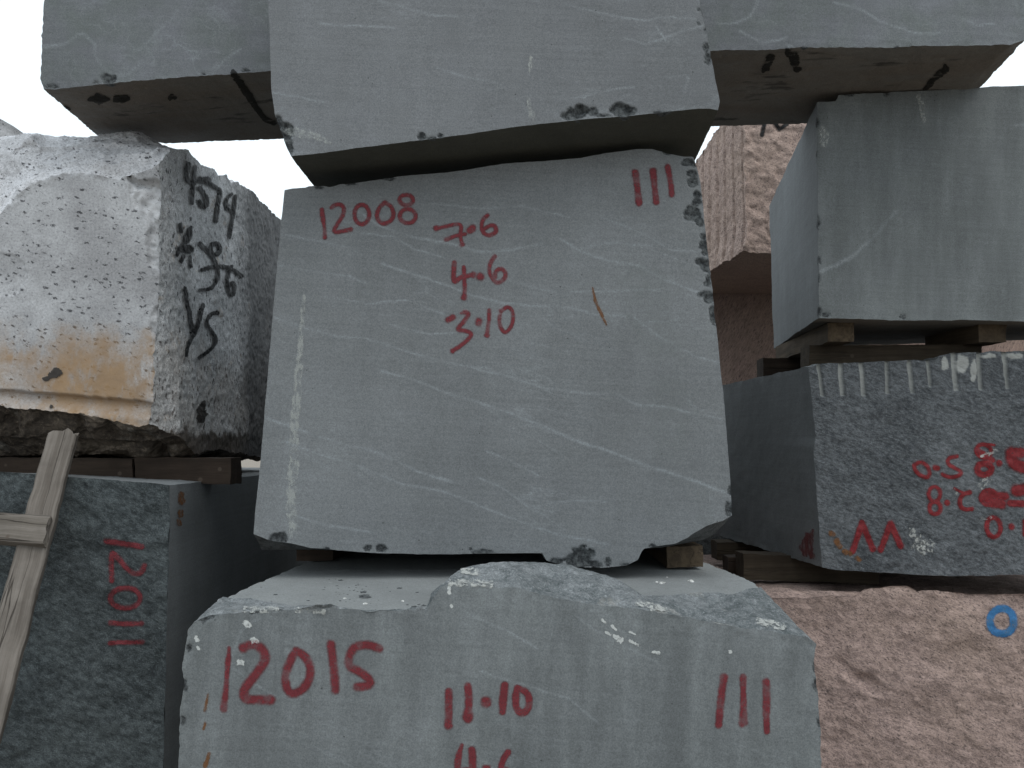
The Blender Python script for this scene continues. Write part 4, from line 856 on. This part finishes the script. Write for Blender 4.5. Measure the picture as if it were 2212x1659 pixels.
paint_each(bda, 'lime_patch', 'white crusts between the red figures', [[(1967,1138,4),(1972,1155,5)], [(1985,1165,8),(1990,1190,8)], [(1975,1180,6),(2008,1180,9)], [(2120,1050,6),(2128,1040,7)], [(2062,1058,3),(2066,1066,2)], [(2120,985,3),(2150,975,4)], [(2140,1118,2),(2122,1120,3)]], M['crust'], .6, step=1.5, off=.003, ragged=.55, rf=.22)
paint_each(bda, 'rust_mark', 'small rust flecks at the lower left corner', [[(1806,1168,4),(1814,1180,3)], [(1826,1192,4),(1836,1196,3)], [(1795,1152,3),(1799,1155,3)], [(1850,1205,3),(1856,1208,3)]], M['rust'], 1.2, off=.003, ragged=.5, rf=.10)
paint_each(b11, 'rust_mark', 'small rust patches on the side beside the corner', [[(390,1068,5),(391,1082,5)], [(388,1108,5),(389,1112,4)], [(386,1128,4),(386,1132,4)]], M['rust'], .7, off=.002, ragged=.5, rf=.10)
paint_each(bgr, 'mud_spot', 'dried mud spots on the sawn face', [[(112,810,7),(122,806,8)], [(98,818,3),(104,818,4)], [(110,880,3),(112,878,2)], [(150,940,8),(152,938,6)], [(430,900,5),(432,905,6)], [(435,890,9),(438,870,3)]], scuff('dried_mud', (.05, .045, .042), .3, .45, (1, 1, 1), 60, .95), .4, off=.003, ragged=.5, rf=.10)

wet = scuff('dark_wet_stain', (.012, .012, .011), .34, .52, (.5, 1, 1), 30, .75)
paint(blong, 'wet_stain', 'dark diagonal streak on the underside', [[(505,158,5),(530,195,5),(552,228,4),(572,255,4),(592,264,4)]], wet, .8, ragged=.4, rf=.08, off=.003)
paint_each(blong, 'wet_stain', 'dark blotch on the underside', [[(192,214,3),(215,212,7),(232,213,4)], [(250,215,5),(272,212,5)], [(140,232,4),(150,234,2)], [(1666,122,6),(1655,140,7),(1648,152,3)], [(1704,112,7),(1714,122,8),(1722,145,6)], [(2044,147,6),(2018,168,5),(1998,192,3)], [(370,208,5),(378,210,4)]], wet, .7, ragged=.5, rf=.08, off=.003)

# ------------------------------------------------------------------ loose chips of stone on the lower block
b15v = bvh(b15)
def flake(px, py, w, mat, white, lab):
    r = rays(px, py); r /= np.linalg.norm(r); h, n, fi, ds = b15v.ray_cast(Vector((0, 0, EYE)), Vector(r), 20)
    if h is None or h[1] < 2.0: return
    s = w / FPX * h[1]; rnd = random.Random(int(px * 7 + py))
    import bmesh
    b = bmesh.new(); bmesh.ops.create_icosphere(b, subdivisions=2, radius=.5)
    for v in b.verts:
        k_ = 1 + .35 * rnd.uniform(-1, 1)
        v.co = Vector((v.co.x * s * k_, v.co.y * s * k_ * rnd.uniform(.7, 1), max(v.co.z, -.2) * s * k_ * (.42 if white else .26)))
    me = bpy.data.meshes.new('stone_chip'); b.to_mesh(me); b.free(); me.materials.append(mat)
    o = bpy.data.objects.new('stone_chip', me); link(o); o.location = (h[0], h[1], h[2] + s * .05); o.rotation_euler = (0, 0, rnd.uniform(0, 6))
    tag(o, lab, 'stone chip', 'loose stone chips on the lower central block')
mw_ = rough('white_chip', dark=(.5, .5, .48), light=(.75, .76, .74), seed=1, f=60); md_ = M['fract_dark']
for (x, y, w, wh, lab) in [
    (1430.5,1260,17,1,'largest white stone chip on the right of the lower central block'),(1492,1256,15,1,'white stone chip farthest right on the lower central block'),(1419,1258,9,1,'small white stone chip just left of the largest white one on the right'),(1441,1247,6,1,'tiny white stone chip behind the largest white one on the right'),
    (789,1305,11,1,'white stone chip near the front edge, in front of the long dark flake'),(870,1299,9,1,'white stone chip near the broken lump'),(745,1293,8,1,'small white stone chip on the left part of the lower central block'),
    (787,1290,30,0,'long dark stone flake on the left part of the lower central block'),(785,1280,16,0,'dark stone flake just behind the long one'),(863,1271,11,0,'dark stone flake set farther back near the broken lump'),
    (736,1254,12,0,'dark stone flake farthest back on the left'),(684,1302,0,0,''),(665,1298,8,0,'small dark chip near the front edge, left of the others'),(901,1280,9,0,'small dark chip beside the broken lump'),(595,1285,10,0,'dark chip at the far left of the top'),(735,1298,7,0,'small dark chip left of the long flake'),(768,1256,0,0,''),
    (895,1311,13,0,'flat dark chip at the foot of the broken lump'),(915,1308,11,0,'dark chip touching the foot of the broken lump'),(905,1306,8,0,'small dark chip between two others at the foot of the broken lump'),(880,1307,7,0,'small dark chip left of those at the foot of the broken lump')]:
    if w: flake(x, y, w * .9, mw_ if wh else md_, wh, lab)
rr = random.Random(3)
for i in range(34):
    x = rr.choice([rr.uniform(560, 900), rr.gauss(742, 14), rr.gauss(775, 10)]); y = rr.uniform(1250, 1300) if x < 760 else rr.uniform(1252, 1306)
    flake(x, y, rr.uniform(2.5, 5), md_, 0, 'tiny dark crumb of stone scattered on the left part of the lower central block')
